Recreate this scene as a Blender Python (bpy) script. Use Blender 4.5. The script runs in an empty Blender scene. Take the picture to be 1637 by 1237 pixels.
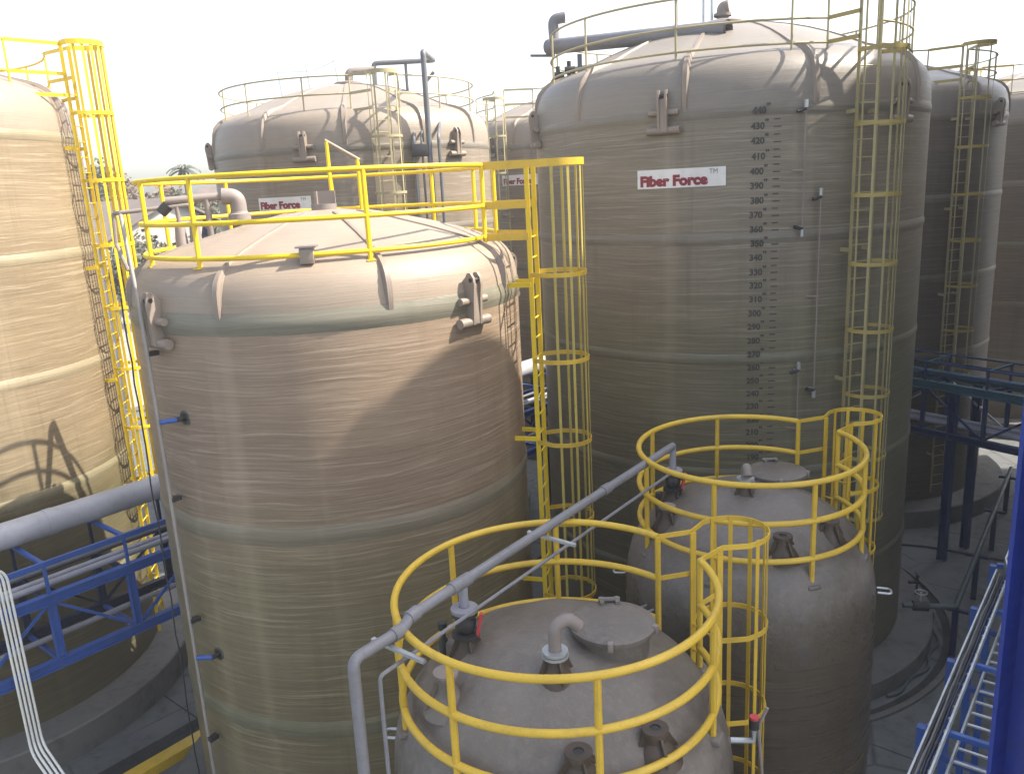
import bpy, bmesh, math, random
from mathutils import Vector, Matrix
random.seed(7)
sin, cos, pi, rad = math.sin, math.cos, math.pi, math.radians
S = bpy.context.scene
COL = S.collection

# ------------------------------------------------------------------ camera
CAMZ = 10.197
cd = bpy.data.cameras.new("camera")
cam = bpy.data.objects.new("camera", cd); COL.objects.link(cam)
PITCH, ROLL, FPX = 0.242, -0.053, 1322.0
fw = Vector((0, cos(PITCH), -sin(PITCH))); up = Vector((0, sin(PITCH), cos(PITCH))); rt = Vector((1, 0, 0))
r2 = rt * cos(ROLL) + up * sin(ROLL); u2 = up * cos(ROLL) - rt * sin(ROLL)
M = Matrix((r2, u2, -fw)).transposed().to_4x4(); M.translation = (0, 0, CAMZ)
cam.matrix_world = M
cd.sensor_fit = 'HORIZONTAL'; cd.sensor_width = 36; cd.lens = 36 * FPX / 1637
cd.clip_start = 0.1; cd.clip_end = 3000
S.camera = cam

# ------------------------------------------------------------------ light
SUN_AZ, SUN_EL = rad(-1), rad(46.8)
w = bpy.data.worlds.new("World"); S.world = w; w.use_nodes = True
nt = w.node_tree; nt.nodes.clear()
sky = nt.nodes.new('ShaderNodeTexSky'); sky.sky_type = 'NISHITA'; sky.sun_disc = False
sky.sun_elevation = SUN_EL; sky.sun_rotation = pi / 2 - SUN_AZ
sky.air_density = 1.0; sky.dust_density = 2.8; sky.ozone_density = 1.0; sky.altitude = 50
hs = nt.nodes.new('ShaderNodeHueSaturation'); hs.inputs['Saturation'].default_value = 0.62
bg = nt.nodes.new('ShaderNodeBackground'); bg.inputs['Strength'].default_value = 0.15
wo = nt.nodes.new('ShaderNodeOutputWorld')
nt.links.new(sky.outputs[0], hs.inputs['Color']); nt.links.new(hs.outputs[0], bg.inputs[0]); nt.links.new(bg.outputs[0], wo.inputs[0])
sd = bpy.data.lights.new("sun", 'SUN'); sd.energy = 4.2; sd.angle = rad(0.45); sd.color = (1.0, 0.93, 0.82)
sun = bpy.data.objects.new("sun", sd); COL.objects.link(sun)
sdir = Vector((cos(SUN_EL) * cos(SUN_AZ), cos(SUN_EL) * sin(SUN_AZ), sin(SUN_EL)))
sun.rotation_euler = sdir.to_track_quat('Z', 'Y').to_euler(); sun.location = sdir * 60
S.view_settings.view_transform = 'Standard'; S.view_settings.look = 'None'
S.view_settings.exposure = 1.46; S.view_settings.gamma = 1.0

# ------------------------------------------------------------------ materials
MATS = {}
def newmat(name):
    m = bpy.data.materials.new(name); m.use_nodes = True
    t = m.node_tree; b = t.nodes['Principled BSDF']
    MATS[name] = m
    return m, t, b
def nd(t, kind, **k):
    n = t.nodes.new(kind)
    for a, v in k.items():
        if a.startswith('_'): n.inputs[a[1:]].default_value = v
        else: setattr(n, a, v)
    return n
def noise(t, vec, scale, detail=4, rough=.6, mscale=None, rot=0, loc=(0, 0, 0)):
    if mscale:
        mp = nd(t, 'ShaderNodeMapping'); mp.inputs['Scale'].default_value = mscale; mp.inputs['Rotation'].default_value = (0, 0, rot); mp.inputs['Location'].default_value = loc
        t.links.new(vec, mp.inputs['Vector']); vec = mp.outputs[0]
    n = nd(t, 'ShaderNodeTexNoise'); n.inputs['Scale'].default_value = scale; n.inputs['Detail'].default_value = detail; n.inputs['Roughness'].default_value = rough
    t.links.new(vec, n.inputs['Vector'])
    return n.outputs['Fac']
def ramp(t, fac, a, b, ca=0.0, cb=1.0):
    r = nd(t, 'ShaderNodeMapRange'); r.inputs['From Min'].default_value = a; r.inputs['From Max'].default_value = b
    r.inputs['To Min'].default_value = ca; r.inputs['To Max'].default_value = cb
    t.links.new(fac, r.inputs['Value']); return r.outputs[0]
def mix(t, fac, a, b, mode='MIX'):
    n = nd(t, 'ShaderNodeMix', data_type='RGBA', blend_type=mode)
    if isinstance(fac, (int, float)): n.inputs[0].default_value = fac
    else: t.links.new(fac, n.inputs[0])
    for i, c in ((6, a), (7, b)):
        if isinstance(c, tuple): n.inputs[i].default_value = (*c, 1)
        else: t.links.new(c, n.inputs[i])
    return n.outputs[2]
def bump(t, b, h, strength, dist):
    n = nd(t, 'ShaderNodeBump'); n.inputs['Strength'].default_value = strength; n.inputs['Distance'].default_value = dist
    t.links.new(h, n.inputs['Height']); t.links.new(n.outputs[0], b.inputs['Normal'])
def add(t, a, b, op='ADD'):
    n = nd(t, 'ShaderNodeMath', operation=op)
    for i, x in enumerate((a, b)):
        if isinstance(x, (int, float)): n.inputs[i].default_value = x
        else: t.links.new(x, n.inputs[i])
    return n.outputs[0]

def frp(name, dark, mid, light, rough=.42, streak=.68, dust=0.0, dustc=(.36, .31, .27), fill=0, fill_shade_c=(.88, .95, .84)):
    """filament wound fibreglass: UV in metres round the wall / up the wall"""
    m, t, b = newmat(name)
    uv = nd(t, 'ShaderNodeUVMap').outputs[0]
    big = noise(t, uv, 1, 4, .6, (.22, .55, 1))
    bandn = noise(t, uv, 1, 3, .55, (.05, 3.2, 1))
    wob = noise(t, uv, 1, 3, .5, (.5, .9, 1), 0, (7, 3, 0))            # the winding wanders a little
    wv = nd(t, 'ShaderNodeCombineXYZ'); t.links.new(ramp(t, wob, 0, 1, -.10, .10), wv.inputs[1])
    va = nd(t, 'ShaderNodeVectorMath', operation='ADD'); t.links.new(uv, va.inputs[0]); t.links.new(wv.outputs[0], va.inputs[1]); wu = va.outputs[0]
    s1 = noise(t, wu, 1, 6, .68, (.6, 20, 1), rad(1.6))
    s2 = noise(t, wu, 1, 6, .72, (.42, 36, 1), rad(-1.9), (4, 7, 0))
    s3 = noise(t, wu, 1, 4, .6, (.28, 6, 1), rad(.8), (1, 9, 0))
    fine = noise(t, wu, 1, 5, .75, (2.2, 95, 1), rad(.6))
    vert = noise(t, uv, 1, 3, .5, (1.5, .05, 1), 0, (9, 2, 0))
    c = mix(t, ramp(t, big, .35, .65), dark, mid)
    c = mix(t, ramp(t, bandn, .38, .66, 0, .5), c, tuple(x * .76 for x in mid))
    c = mix(t, ramp(t, s3, .48, .66, 0, .38), c, tuple(x * .8 + y * .2 for x, y in zip(dark, mid)))
    c = mix(t, ramp(t, s1, .52, .68, 0, streak), c, light)
    c = mix(t, ramp(t, s2, .54, .70, 0, streak), c, light)
    c = mix(t, ramp(t, s2, .47, .33, 0, .55), c, tuple(x * .66 for x in dark))
    c = mix(t, ramp(t, s1, .45, .33, 0, .42), c, tuple(x * .74 for x in dark))
    c = mix(t, ramp(t, fine, .35, .68, -.0, .35), c, tuple(x * 1.12 for x in mid))
    c = mix(t, ramp(t, vert, .56, .72, 0, .22), c, tuple(x * 1.1 for x in light))
    drip = noise(t, uv, 1, 5, .65, (5.5, .16, 1), 0, (2, 5, 0)); dsp = noise(t, uv, 1, 2, .5, (.4, .22, 1), 0, (6, 1, 0))
    dm = nd(t, 'ShaderNodeMath', operation='MULTIPLY'); t.links.new(ramp(t, drip, .52, .72), dm.inputs[0]); t.links.new(ramp(t, dsp, .42, .66, 0, .42), dm.inputs[1])
    c = mix(t, dm.outputs[0], c, tuple(x * .62 for x in dark))
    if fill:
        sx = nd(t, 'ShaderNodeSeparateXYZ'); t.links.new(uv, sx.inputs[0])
        lev = ramp(t, add(t, sx.outputs[1], ramp(t, big, 0, 1, -.9, .9)), fill + .9, fill - .5)      # liquid showing through the laminate; mould and painted shade on the tan tank
        c = mix(t, lev, c, fill_shade_c, 'MULTIPLY')
    if dust:
        dn = noise(t, uv, 1, 6, .65, (.8, .8, 1), 0, (3, 1, 0))
        c = mix(t, ramp(t, dn, .3, .65, dust * .55, dust), c, dustc)
    t.links.new(c, b.inputs['Base Color'])
    h = add(t, add(t, s1, s2), add(t, fine, .6, 'MULTIPLY'))
    bump(t, b, h, .35, .012)
    t.links.new(ramp(t, s1, .3, .7, rough - .1, rough + .12), b.inputs['Roughness'])
    b.inputs['Specular IOR Level'].default_value = .45
    return m
def paint(name, col, rough=.4, dirt=.25, dirtc=(.16, .12, .08), metal=0.0, dscale=6, bmp=.08):
    m, t, b = newmat(name)
    tc = nd(t, 'ShaderNodeTexCoord').outputs['Object']
    n1 = noise(t, tc, dscale, 6, .65); n2 = noise(t, tc, 1.3, 3, .5)
    c = mix(t, ramp(t, n2, .3, .7), tuple(x * .88 for x in col), tuple(min(1, x * 1.1) for x in col))
    c = mix(t, ramp(t, n1, .5, .72, 0, dirt), c, dirtc)
    n4 = noise(t, tc, 38, 4, .7); c = mix(t, ramp(t, n4, .58, .72, 0, min(.6, dirt * 1.5)), c, tuple(x * .7 for x in dirtc))
    t.links.new(c, b.inputs['Base Color'])
    t.links.new(ramp(t, n1, .3, .7, rough - .08, rough + .15), b.inputs['Roughness'])
    b.inputs['Metallic'].default_value = metal
    bump(t, b, n1, bmp, .004)
    return m

FRP_A = frp('wound fibreglass brown', (.172, .120, .080), (.268, .194, .132), (.44, .345, .25), fill=5.4, fill_shade_c=(.80, .90, .76))
FRP_B = frp('wound fibreglass grey brown', (.140, .117, .083), (.225, .190, .140), (.37, .325, .255), fill=7.6, fill_shade_c=(.83, .88, .77))
FRP_F = frp('wound fibreglass tan', (.170, .128, .074), (.260, .200, .125), (.40, .33, .225), fill=4.6, fill_shade_c=(.54, .60, .52))  # lower wall: mould and deep shade put into the colour
FRP_C = frp('wound fibreglass pale', (.155, .122, .088), (.24, .193, .143), (.39, .335, .265))
DOME_A = frp('dusty fibreglass dome', (.165, .124, .088), (.245, .19, .138), (.37, .30, .23), .45, .35, .7, (.335, .268, .205))
DOME_C = frp('dusty tan fibreglass dome', (.15, .12, .09), (.22, .18, .138), (.34, .29, .23), .45, .3, .6, (.32, .265, .21))
DOME_B = frp('dusty grey fibreglass dome', (.13, .112, .09), (.19, .164, .134), (.31, .275, .23), .42, .3, .55, (.285, .25, .212))
def coat_dome():
    m, t, b = newmat('grey dusty gelcoat')
    tc = nd(t, 'ShaderNodeTexCoord').outputs['Object']
    a = noise(t, tc, 1.6, 7, .65); f = noise(t, tc, 14, 6, .7); g = noise(t, tc, 60, 4, .7); k = noise(t, tc, 3.3, 5, .6)
    c = mix(t, ramp(t, a, .3, .7), (.105, .088, .072), (.178, .156, .134))
    c = mix(t, ramp(t, f, .5, .72, 0, .4), c, (.24, .212, .19))
    c = mix(t, ramp(t, k, .6, .8, 0, .5), c, (.11, .095, .085))
    c = mix(t, ramp(t, g, .5, .75, 0, .3), c, (.10, .085, .075))
    sx = nd(t, 'ShaderNodeSeparateXYZ'); t.links.new(tc, sx.inputs[0])
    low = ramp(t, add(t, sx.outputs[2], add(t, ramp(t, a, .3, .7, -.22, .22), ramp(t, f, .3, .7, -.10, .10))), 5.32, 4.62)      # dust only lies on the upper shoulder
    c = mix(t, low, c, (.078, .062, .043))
    w_ = noise(t, tc, 7, 4, .7); gl = ramp(t, w_, .56, .66, 0, .8)
    c = mix(t, ramp(t, k, .56, .64, 0, .3), c, (.085, .078, .07))
    t.links.new(c, b.inputs['Base Color'])
    t.links.new(add(t, ramp(t, a, .35, .65, .32, .58), add(t, low, ramp(t, w_, .5, .62, .0, .22), 'MULTIPLY'), 'SUBTRACT'), b.inputs['Roughness'])
    bump(t, b, add(t, add(t, k, add(t, f, .5, 'MULTIPLY')), add(t, g, .25, 'MULTIPLY')), .5, .03)
    return m
GEL = coat_dome()
FRP_D = frp('wound fibreglass dark olive', (.06, .047, .032), (.088, .069, .048), (.135, .11, .08), .30, .3)
FRP_H = frp('wound fibreglass deep brown', (.085, .07, .052), (.14, .115, .085), (.23, .2, .16))
BAND = frp('green grey hoop laminate', (.125, .115, .083), (.195, .178, .132), (.29, .265, .205), .42, .35)
BAND_A = frp('brown olive hoop laminate', (.145, .118, .083), (.222, .182, .132), (.34, .285, .21), .42, .4, fill=5.4, fill_shade_c=(.80, .90, .76))
BAND_B = frp('grey brown hoop laminate', (.135, .118, .09), (.21, .184, .143), (.32, .285, .23), .42, .4, fill=7.6, fill_shade_c=(.83, .88, .77))
BAND_F = frp('tan hoop laminate', (.20, .165, .098), (.30, .245, .16), (.44, .38, .27), .42, .4, fill=4.6, fill_shade_c=(.54, .60, .52))  # bands carry the same mould and painted shade low down
RIB = frp('pale rib laminate', (.2, .155, .12), (.29, .235, .19), (.38, .32, .265), .42, .3)
YEL = paint('yellow paint', (.58, .38, .035), .38, .35, (.30, .19, .05))  # shaded copy of the yellow, shade darkened into the colour
YELB = paint('sunlit yellow paint', (.72, .50, .012), .38, .2, (.45, .3, .03))  # sunlit copy of the yellow, brightness put into the colour
YELD = paint('hazed yellow paint', (.31, .27, .13), .5, .45, (.22, .19, .13))  # yellow greyed by haze and shade painted into the colour
YELP = paint('pale yellow paint', (.36, .31, .17), .5, .4, (.3, .27, .2))  # farther rails: haze and shade paling put into the colour
BLUE = paint('blue paint', (.024, .082, .31), .42, .4, (.09, .10, .14))
YELM = paint('dull yellow paint', (.42, .33, .07), .45, .35, (.25, .19, .08))
YELF = paint('shade dulled yellow paint', (.34, .26, .07), .5, .4, (.25, .2, .12))  # dulled hoops, shade and haze mixed into the paint colour
BLUEC = paint('deep blue paint', (.010, .030, .22), .4, .25, (.015, .02, .06))
BLUEM = paint('dusty navy paint', (.014, .034, .105), .45, .4, (.04, .045, .06))
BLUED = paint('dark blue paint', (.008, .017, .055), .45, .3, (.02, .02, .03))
PVC = paint('grey pvc', (.27, .27, .31), .42, .3, (.17, .16, .15))
PVCL = paint('pale grey pvc', (.36, .36, .385), .42, .35, (.24, .22, .2))
PVCM = paint('weathered grey pvc', (.175, .172, .185), .45, .4, (.12, .11, .1))
PVCD = paint('dark grey pvc', (.12, .125, .135), .45, .3, (.08, .07, .06))
DUSTP = paint('dusty grey pipe', (.23, .195, .175), .6, .4, (.2, .17, .15))
GALV = paint('galvanised steel', (.45, .47, .48), .38, .3, (.25, .25, .25), .6)
PALEP = paint('pale weathered pipe', (.27, .245, .22), .5, .4, (.25, .2, .16))
WHITEP = paint('white pvc', (.70, .70, .66), .4, .2, (.4, .38, .34))
SIGNW = paint('white sign', (.70, .68, .655), .45, .5, (.5, .47, .43))
MAROON = paint('maroon lettering', (.22, .02, .035), .5, .1, (.1, .02, .02))
BLACK = paint('black print', (.05, .046, .04), .6, .5, (.09, .08, .07))
GREYL = paint('grey lettering', (.2, .2, .2), .5, .1, (.1, .1, .1))
IRON = paint('black iron', (.025, .025, .027), .5, .4, (.06, .05, .04))
RUST = paint('brown stained laminate', (.068, .048, .033), .55, .5, (.05, .04, .03))
RED = paint('red handle', (.5, .05, .06), .4, .2, (.2, .03, .03))
DARKSTEEL = paint('dark green grey pipe', (.055, .075, .08), .45, .3, (.03, .035, .035))
GIRDER = paint('teal blue girder', (.035, .10, .14), .4, .25, (.02, .03, .05))
WALLW = paint('white plaster', (.36, .345, .32), .8, .3, (.5, .46, .4), 0, .4)
ROOFB = paint('brown roof sheet', (.17, .135, .115), .7, .4, (.18, .14, .12), 0, .5)
STAIN = paint('dark stain', (.07, .065, .05), .6, .5, (.15, .13, .11), 0, 12)
def concrete(name, a, bcol, dark, joints=False):
    m, t, b = newmat(name)
    tc = nd(t, 'ShaderNodeTexCoord').outputs['Object']
    n1 = noise(t, tc, .35, 7, .65); n2 = noise(t, tc, 2.2, 7, .7); n3 = noise(t, tc, 40, 4, .7); n4 = noise(t, tc, .9, 5, .6)
    c = mix(t, ramp(t, n1, .3, .7), a, bcol)
    c = mix(t, ramp(t, n2, .52, .75, 0, .6), c, dark)
    c = mix(t, ramp(t, n4, .6, .72, 0, .4), c, tuple(x * 1.25 for x in bcol))
    c = mix(t, ramp(t, n3, .5, .8, 0, .3), c, dark)
    if joints:
        mp = nd(t, 'ShaderNodeMapping'); mp.inputs['Rotation'].default_value = (0, 0, -rad(49.8)); t.links.new(tc, mp.inputs['Vector'])
        bk = nd(t, 'ShaderNodeTexBrick', offset=0.0); bk.inputs['Scale'].default_value = 1; bk.inputs['Mortar Size'].default_value = .018; bk.inputs['Brick Width'].default_value = 3.6; bk.inputs['Row Height'].default_value = 3.0
        t.links.new(mp.outputs[0], bk.inputs['Vector']); c = mix(t, bk.outputs['Fac'], c, tuple(x * .55 for x in dark))
        vo = nd(t, 'ShaderNodeTexVoronoi', feature='DISTANCE_TO_EDGE'); vo.inputs['Scale'].default_value = .35; t.links.new(tc, vo.inputs['Vector'])
        wv = nd(t, 'ShaderNodeMath', operation='MULTIPLY'); t.links.new(ramp(t, vo.outputs[0], .012, .0), wv.inputs[0]); t.links.new(ramp(t, n1, .45, .6), wv.inputs[1])
        c = mix(t, wv.outputs[0], c, tuple(x * .6 for x in dark))
        sp = noise(t, tc, .8, 6, .7, (1, 1, 1), 0, (5, 8, 0)); c = mix(t, ramp(t, sp, .60, .66, 0, .55), c, tuple(x * .7 for x in dark))
    t.links.new(c, b.inputs['Base Color'])
    t.links.new(ramp(t, n2, .3, .7, .55, .9), b.inputs['Roughness'])
    bump(t, b, add(t, n2, n3), .25, .01)
    return m
CONC = concrete('yard concrete', (.086, .091, .090), (.138, .144, .142), (.040, .043, .043), True)
PLIN = concrete('plinth concrete', (.095, .092, .085), (.15, .145, .135), (.045, .044, .04))
TRENCH = concrete('wet drain channel', (.02, .022, .022), (.035, .037, .036), (.012, .012, .012))
def leafmat(name, c1, c2):
    m, t, b = newmat(name)
    tc = nd(t, 'ShaderNodeTexCoord').outputs['Object']
    n = noise(t, tc, 1.1, 4, .6); n2 = noise(t, tc, 9, 3, .6)
    c = mix(t, ramp(t, n, .35, .65), c1, c2); c = mix(t, ramp(t, n2, .4, .7, 0, .5), c, tuple(x * .6 for x in c1))
    t.links.new(c, b.inputs['Base Color']); b.inputs['Roughness'].default_value = .6
    return m
LEAF = leafmat('dull green leaves', (.055, .06, .035), (.11, .105, .06))
LEAFR = leafmat('reddish brown leaves', (.12, .075, .045), (.17, .12, .075))
PALM = leafmat('palm leaves', (.06, .075, .05), (.12, .13, .09))
BARK = paint('bark', (.12, .09, .07), .85, .4, (.05, .04, .03))

# ------------------------------------------------------------------ mesh helpers
Z = Vector((0, 0, 1))
class MB:
    def __init__(s):
        s.bm = bmesh.new(); s.uv = s.bm.loops.layers.uv.new('UVMap'); s.mi = 0
    def face(s, vs, uvs=None, smooth=True):
        try: f = s.bm.faces.new(vs)
        except ValueError: return None
        f.smooth = smooth; f.material_index = s.mi
        if uvs:
            for l, u in zip(f.loops, uvs): l[s.uv].uv = u
        return f
    def sweep(s, path, sec, closed=False, ref=Z, caps=True, smooth=True, scales=None):
        P = [Vector(p) for p in path]; n = len(P); k = len(sec)
        T = []
        for i in range(n):
            a = P[(i - 1) % n] if (closed or i) else P[i]
            b = P[(i + 1) % n] if (closed or i < n - 1) else P[i]
            T.append((b - a).normalized())
        U = Vector(ref); U = (U - T[0] * U.dot(T[0]))
        if U.length < 1e-4: U = Vector((1, 0, 0)); U = U - T[0] * U.dot(T[0])
        U.normalize(); rings = []; L = 0; Ls = []
        for i in range(n):
            U = (U - T[i] * U.dot(T[i])).normalized(); V = T[i].cross(U)
            sc = scales[i] if scales else 1
            rings.append([s.bm.verts.new(P[i] + V * (a * sc) + U * (b * sc)) for a, b in sec])
            if i: L += (P[i] - P[i - 1]).length
            Ls.append(L)
        m = n if closed else n - 1
        for i in range(m):
            A, B = rings[i], rings[(i + 1) % n]
            for j in range(k):
                s.face((A[j], A[(j + 1) % k], B[(j + 1) % k], B[j]), ((Ls[i], j * .1), (Ls[i], j * .1 + .1), (Ls[i] + .3, j * .1 + .1), (Ls[i] + .3, j * .1)), smooth)
        if caps and not closed:
            s.face(rings[0][::-1], None, False); s.face(rings[-1], None, False)
        return s
    def tube(s, path, r, seg=10, closed=False, caps=True, scales=None):
        return s.sweep(path, [(r * cos(2 * pi * j / seg), r * sin(2 * pi * j / seg)) for j in range(seg)], closed, Z, caps, True, scales)
    def strip(s, path, wd, ht, ref=Z, closed=False):       # wd across, ht along ref
        a, b = wd / 2, ht / 2
        return s.sweep(path, [(-a, -b), (a, -b), (a, b), (-a, b)], closed, ref, True, False)
    def ibeam(s, p0, p1, wd, ht, t=.02, ref=Z):
        a, b, q = wd / 2, ht / 2, t / 2
        sec = [(-a, -b), (a, -b), (a, -b + t), (q, -b + t), (q, b - t), (a, b - t), (a, b), (-a, b), (-a, b - t), (-q, b - t), (-q, -b + t), (-a, -b + t)]
        P = [Vector(p0), Vector(p1)]; T = (P[1] - P[0]).normalized(); U = Vector(ref); U = (U - T * U.dot(T)).normalized(); V = T.cross(U)
        R = [[s.bm.verts.new(p + V * x + U * y) for x, y in sec] for p in P]
        k = len(sec)
        for j in range(k): s.face((R[0][j], R[0][(j + 1) % k], R[1][(j + 1) % k], R[1][j]), None, False)
        for r, rev in ((R[0], 1), (R[1], 0)):
            for q4 in ((0, 1, 2, 11), (10, 3, 4, 9), (8, 5, 6, 7)):
                v = [r[i] for i in q4]
                if q4 == (0, 1, 2, 11): v = [r[0], r[1], r[2], r[3], r[10], r[11]]
                elif q4 == (10, 3, 4, 9): v = [r[10], r[3], r[4], r[9]]
                else: v = [r[9], r[4], r[5], r[6], r[7], r[8]]
                s.face(v[::-1] if rev else v, None, False)
        return s
    def box(s, c, hx, hy, hz, ax=(1, 0, 0), bev=0.0):
        X = Vector(ax).normalized(); Y = Z.cross(X)
        if Y.length < 1e-4: Y = Vector((0, 1, 0))
        Y.normalize(); W = X.cross(Y); c = Vector(c)
        v = [s.bm.verts.new(c + X * (i * hx) + Y * (j * hy) + W * (k * hz)) for i in (-1, 1) for j in (-1, 1) for k in (-1, 1)]
        fs = []
        for f in ((0, 1, 3, 2), (4, 6, 7, 5), (0, 4, 5, 1), (2, 3, 7, 6), (0, 2, 6, 4), (1, 5, 7, 3)): fs.append(s.face([v[i] for i in f], None, False))
        if bev:
            ed = set(e for f in fs for e in f.edges)
            bmesh.ops.bevel(s.bm, geom=list(ed), offset=bev, segments=2, affect='EDGES', profile=.5)
        return s
    def lathe(s, prof, seg=96, c=(0, 0, 0), a0=90, a1=450, R=None):
        """profile (r, z) outward/upward; seam at azimuth 90 (away from the camera); UV in metres"""
        full = abs(a1 - a0 - 360) < 1e-6; n = seg
        R = R or max(p[0] for p in prof)
        A = [rad(a0 + (a1 - a0) * i / n) for i in range(n + 1)]
        L = [0]
        for i in range(1, len(prof)): L.append(L[-1] + math.hypot(prof[i][0] - prof[i - 1][0], prof[i][1] - prof[i - 1][1]))
        z0 = prof[0][1]; c = Vector(c)
        rows = []
        for r, z in prof:
            if r < 1e-5: rows.append([s.bm.verts.new(c + Vector((0, 0, z)))] * (n + 1)); continue
            row = [s.bm.verts.new(c + Vector((r * cos(a), r * sin(a), z))) for a in (A[:-1] if full else A)]
            if full: row.append(row[0])
            rows.append(row)
        for i in range(len(prof) - 1):
            for j in range(n):
                q = [rows[i][j], rows[i][j + 1], rows[i + 1][j + 1], rows[i + 1][j]]
                uvs = [(R * A[j], z0 + L[i]), (R * A[j + 1], z0 + L[i]), (R * A[j + 1], z0 + L[i + 1]), (R * A[j], z0 + L[i + 1])]
                vs, us = [], []
                for a, b in zip(q, uvs):
                    if a not in vs: vs.append(a); us.append(b)
                if len(vs) > 2: s.face(vs, us)
        return s
    def cone(s, p0, p1, r0, r1, seg=14):
        return s.tube([p0, p1], 1, seg, scales=[r0, r1])
    def build(s, name, mat, parent=None, loc=None, sharp=38, label=None):
        me = bpy.data.meshes.new(name); bmesh.ops.recalc_face_normals(s.bm, faces=s.bm.faces); s.bm.to_mesh(me); s.bm.free()
        for m_ in (mat if isinstance(mat, (list, tuple)) else [mat]): me.materials.append(m_)
        if sharp: me.set_sharp_from_angle(angle=rad(sharp))
        o = bpy.data.objects.new(name, me); COL.objects.link(o)
        if parent: o.parent = parent
        if loc: o.location = loc
        if label: o['label'] = label
        return o
def copy_part(o, parent, loc=None, rz=None):
    c = o.copy(); COL.objects.link(c); c.parent = parent
    if loc is not None: c.location = loc
    if rz is not None: c.rotation_euler = (0, 0, rz)
    return c
def tag(o, label, cat, group=None):
    o['label'] = label; o['category'] = cat
    if group: o['group'] = group
    return o
def thing(name, label, cat, loc=(0, 0, 0), group=None):
    o = bpy.data.objects.new(name, None); COL.objects.link(o); o.location = loc; o.empty_display_size = .3
    return tag(o, label, cat, group)
def struct(o, kind='structure'):
    o['kind'] = kind; return o
def pol(r, a, z): return Vector((r * cos(rad(a)), r * sin(rad(a)), z))
def fillet(pts, r, n=6):
    P = [Vector(p) for p in pts]; out = [P[0]]
    for i in range(1, len(P) - 1):
        a = (P[i - 1] - P[i]); b = (P[i + 1] - P[i]); ang = a.angle(b)
        d = min(r / math.tan(ang / 2), a.length * .49, b.length * .49)
        p, q = P[i] + a.normalized() * d, P[i] + b.normalized() * d
        for k in range(n + 1):
            u = k / n; out.append(p * (1 - u) ** 2 + P[i] * (2 * u * (1 - u)) + q * u * u)
    out.append(P[-1]); return out
def arc(r, a0, a1, z, step=4):
    n = max(2, int(abs(a1 - a0) / step)); return [pol(r, a0 + (a1 - a0) * i / n, z) for i in range(n + 1)]
def text_mesh(body, size, bold=0.0, sx=1.0, ext=.002, align='CENTER', res=3):
    cu = bpy.data.curves.new('text', 'FONT'); cu.body = body; cu.size = size; cu.offset = bold; cu.extrude = ext
    cu.align_x = align; cu.align_y = 'CENTER'; cu.resolution_u = res
    o = bpy.data.objects.new('text', cu); COL.objects.link(o)
    dg = bpy.context.evaluated_depsgraph_get(); me = bpy.data.meshes.new_from_object(o.evaluated_get(dg))
    bpy.data.objects.remove(o); bpy.data.curves.remove(cu)
    for v in me.vertices: v.co.x *= sx
    return me
def wrap(me, R, az, z, dx=0, dy=0):
    for v in me.vertices:
        a = rad(az) + (v.co.x + dx) / R; r = R + v.co.z
        v.co = (r * cos(a), r * sin(a), z + v.co.y + dy)
def join_meshes(mes, name):
    bm = bmesh.new()
    for m in mes:
        bm.from_mesh(m); bpy.data.meshes.remove(m)
    me = bpy.data.meshes.new(name); bm.to_mesh(me); bm.free(); return me
def mesh_part(name, me, mat, parent):
    me.name = name; me.materials.clear(); me.materials.append(mat)
    o = bpy.data.objects.new(name, me); COL.objects.link(o); o.parent = parent; return o

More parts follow.
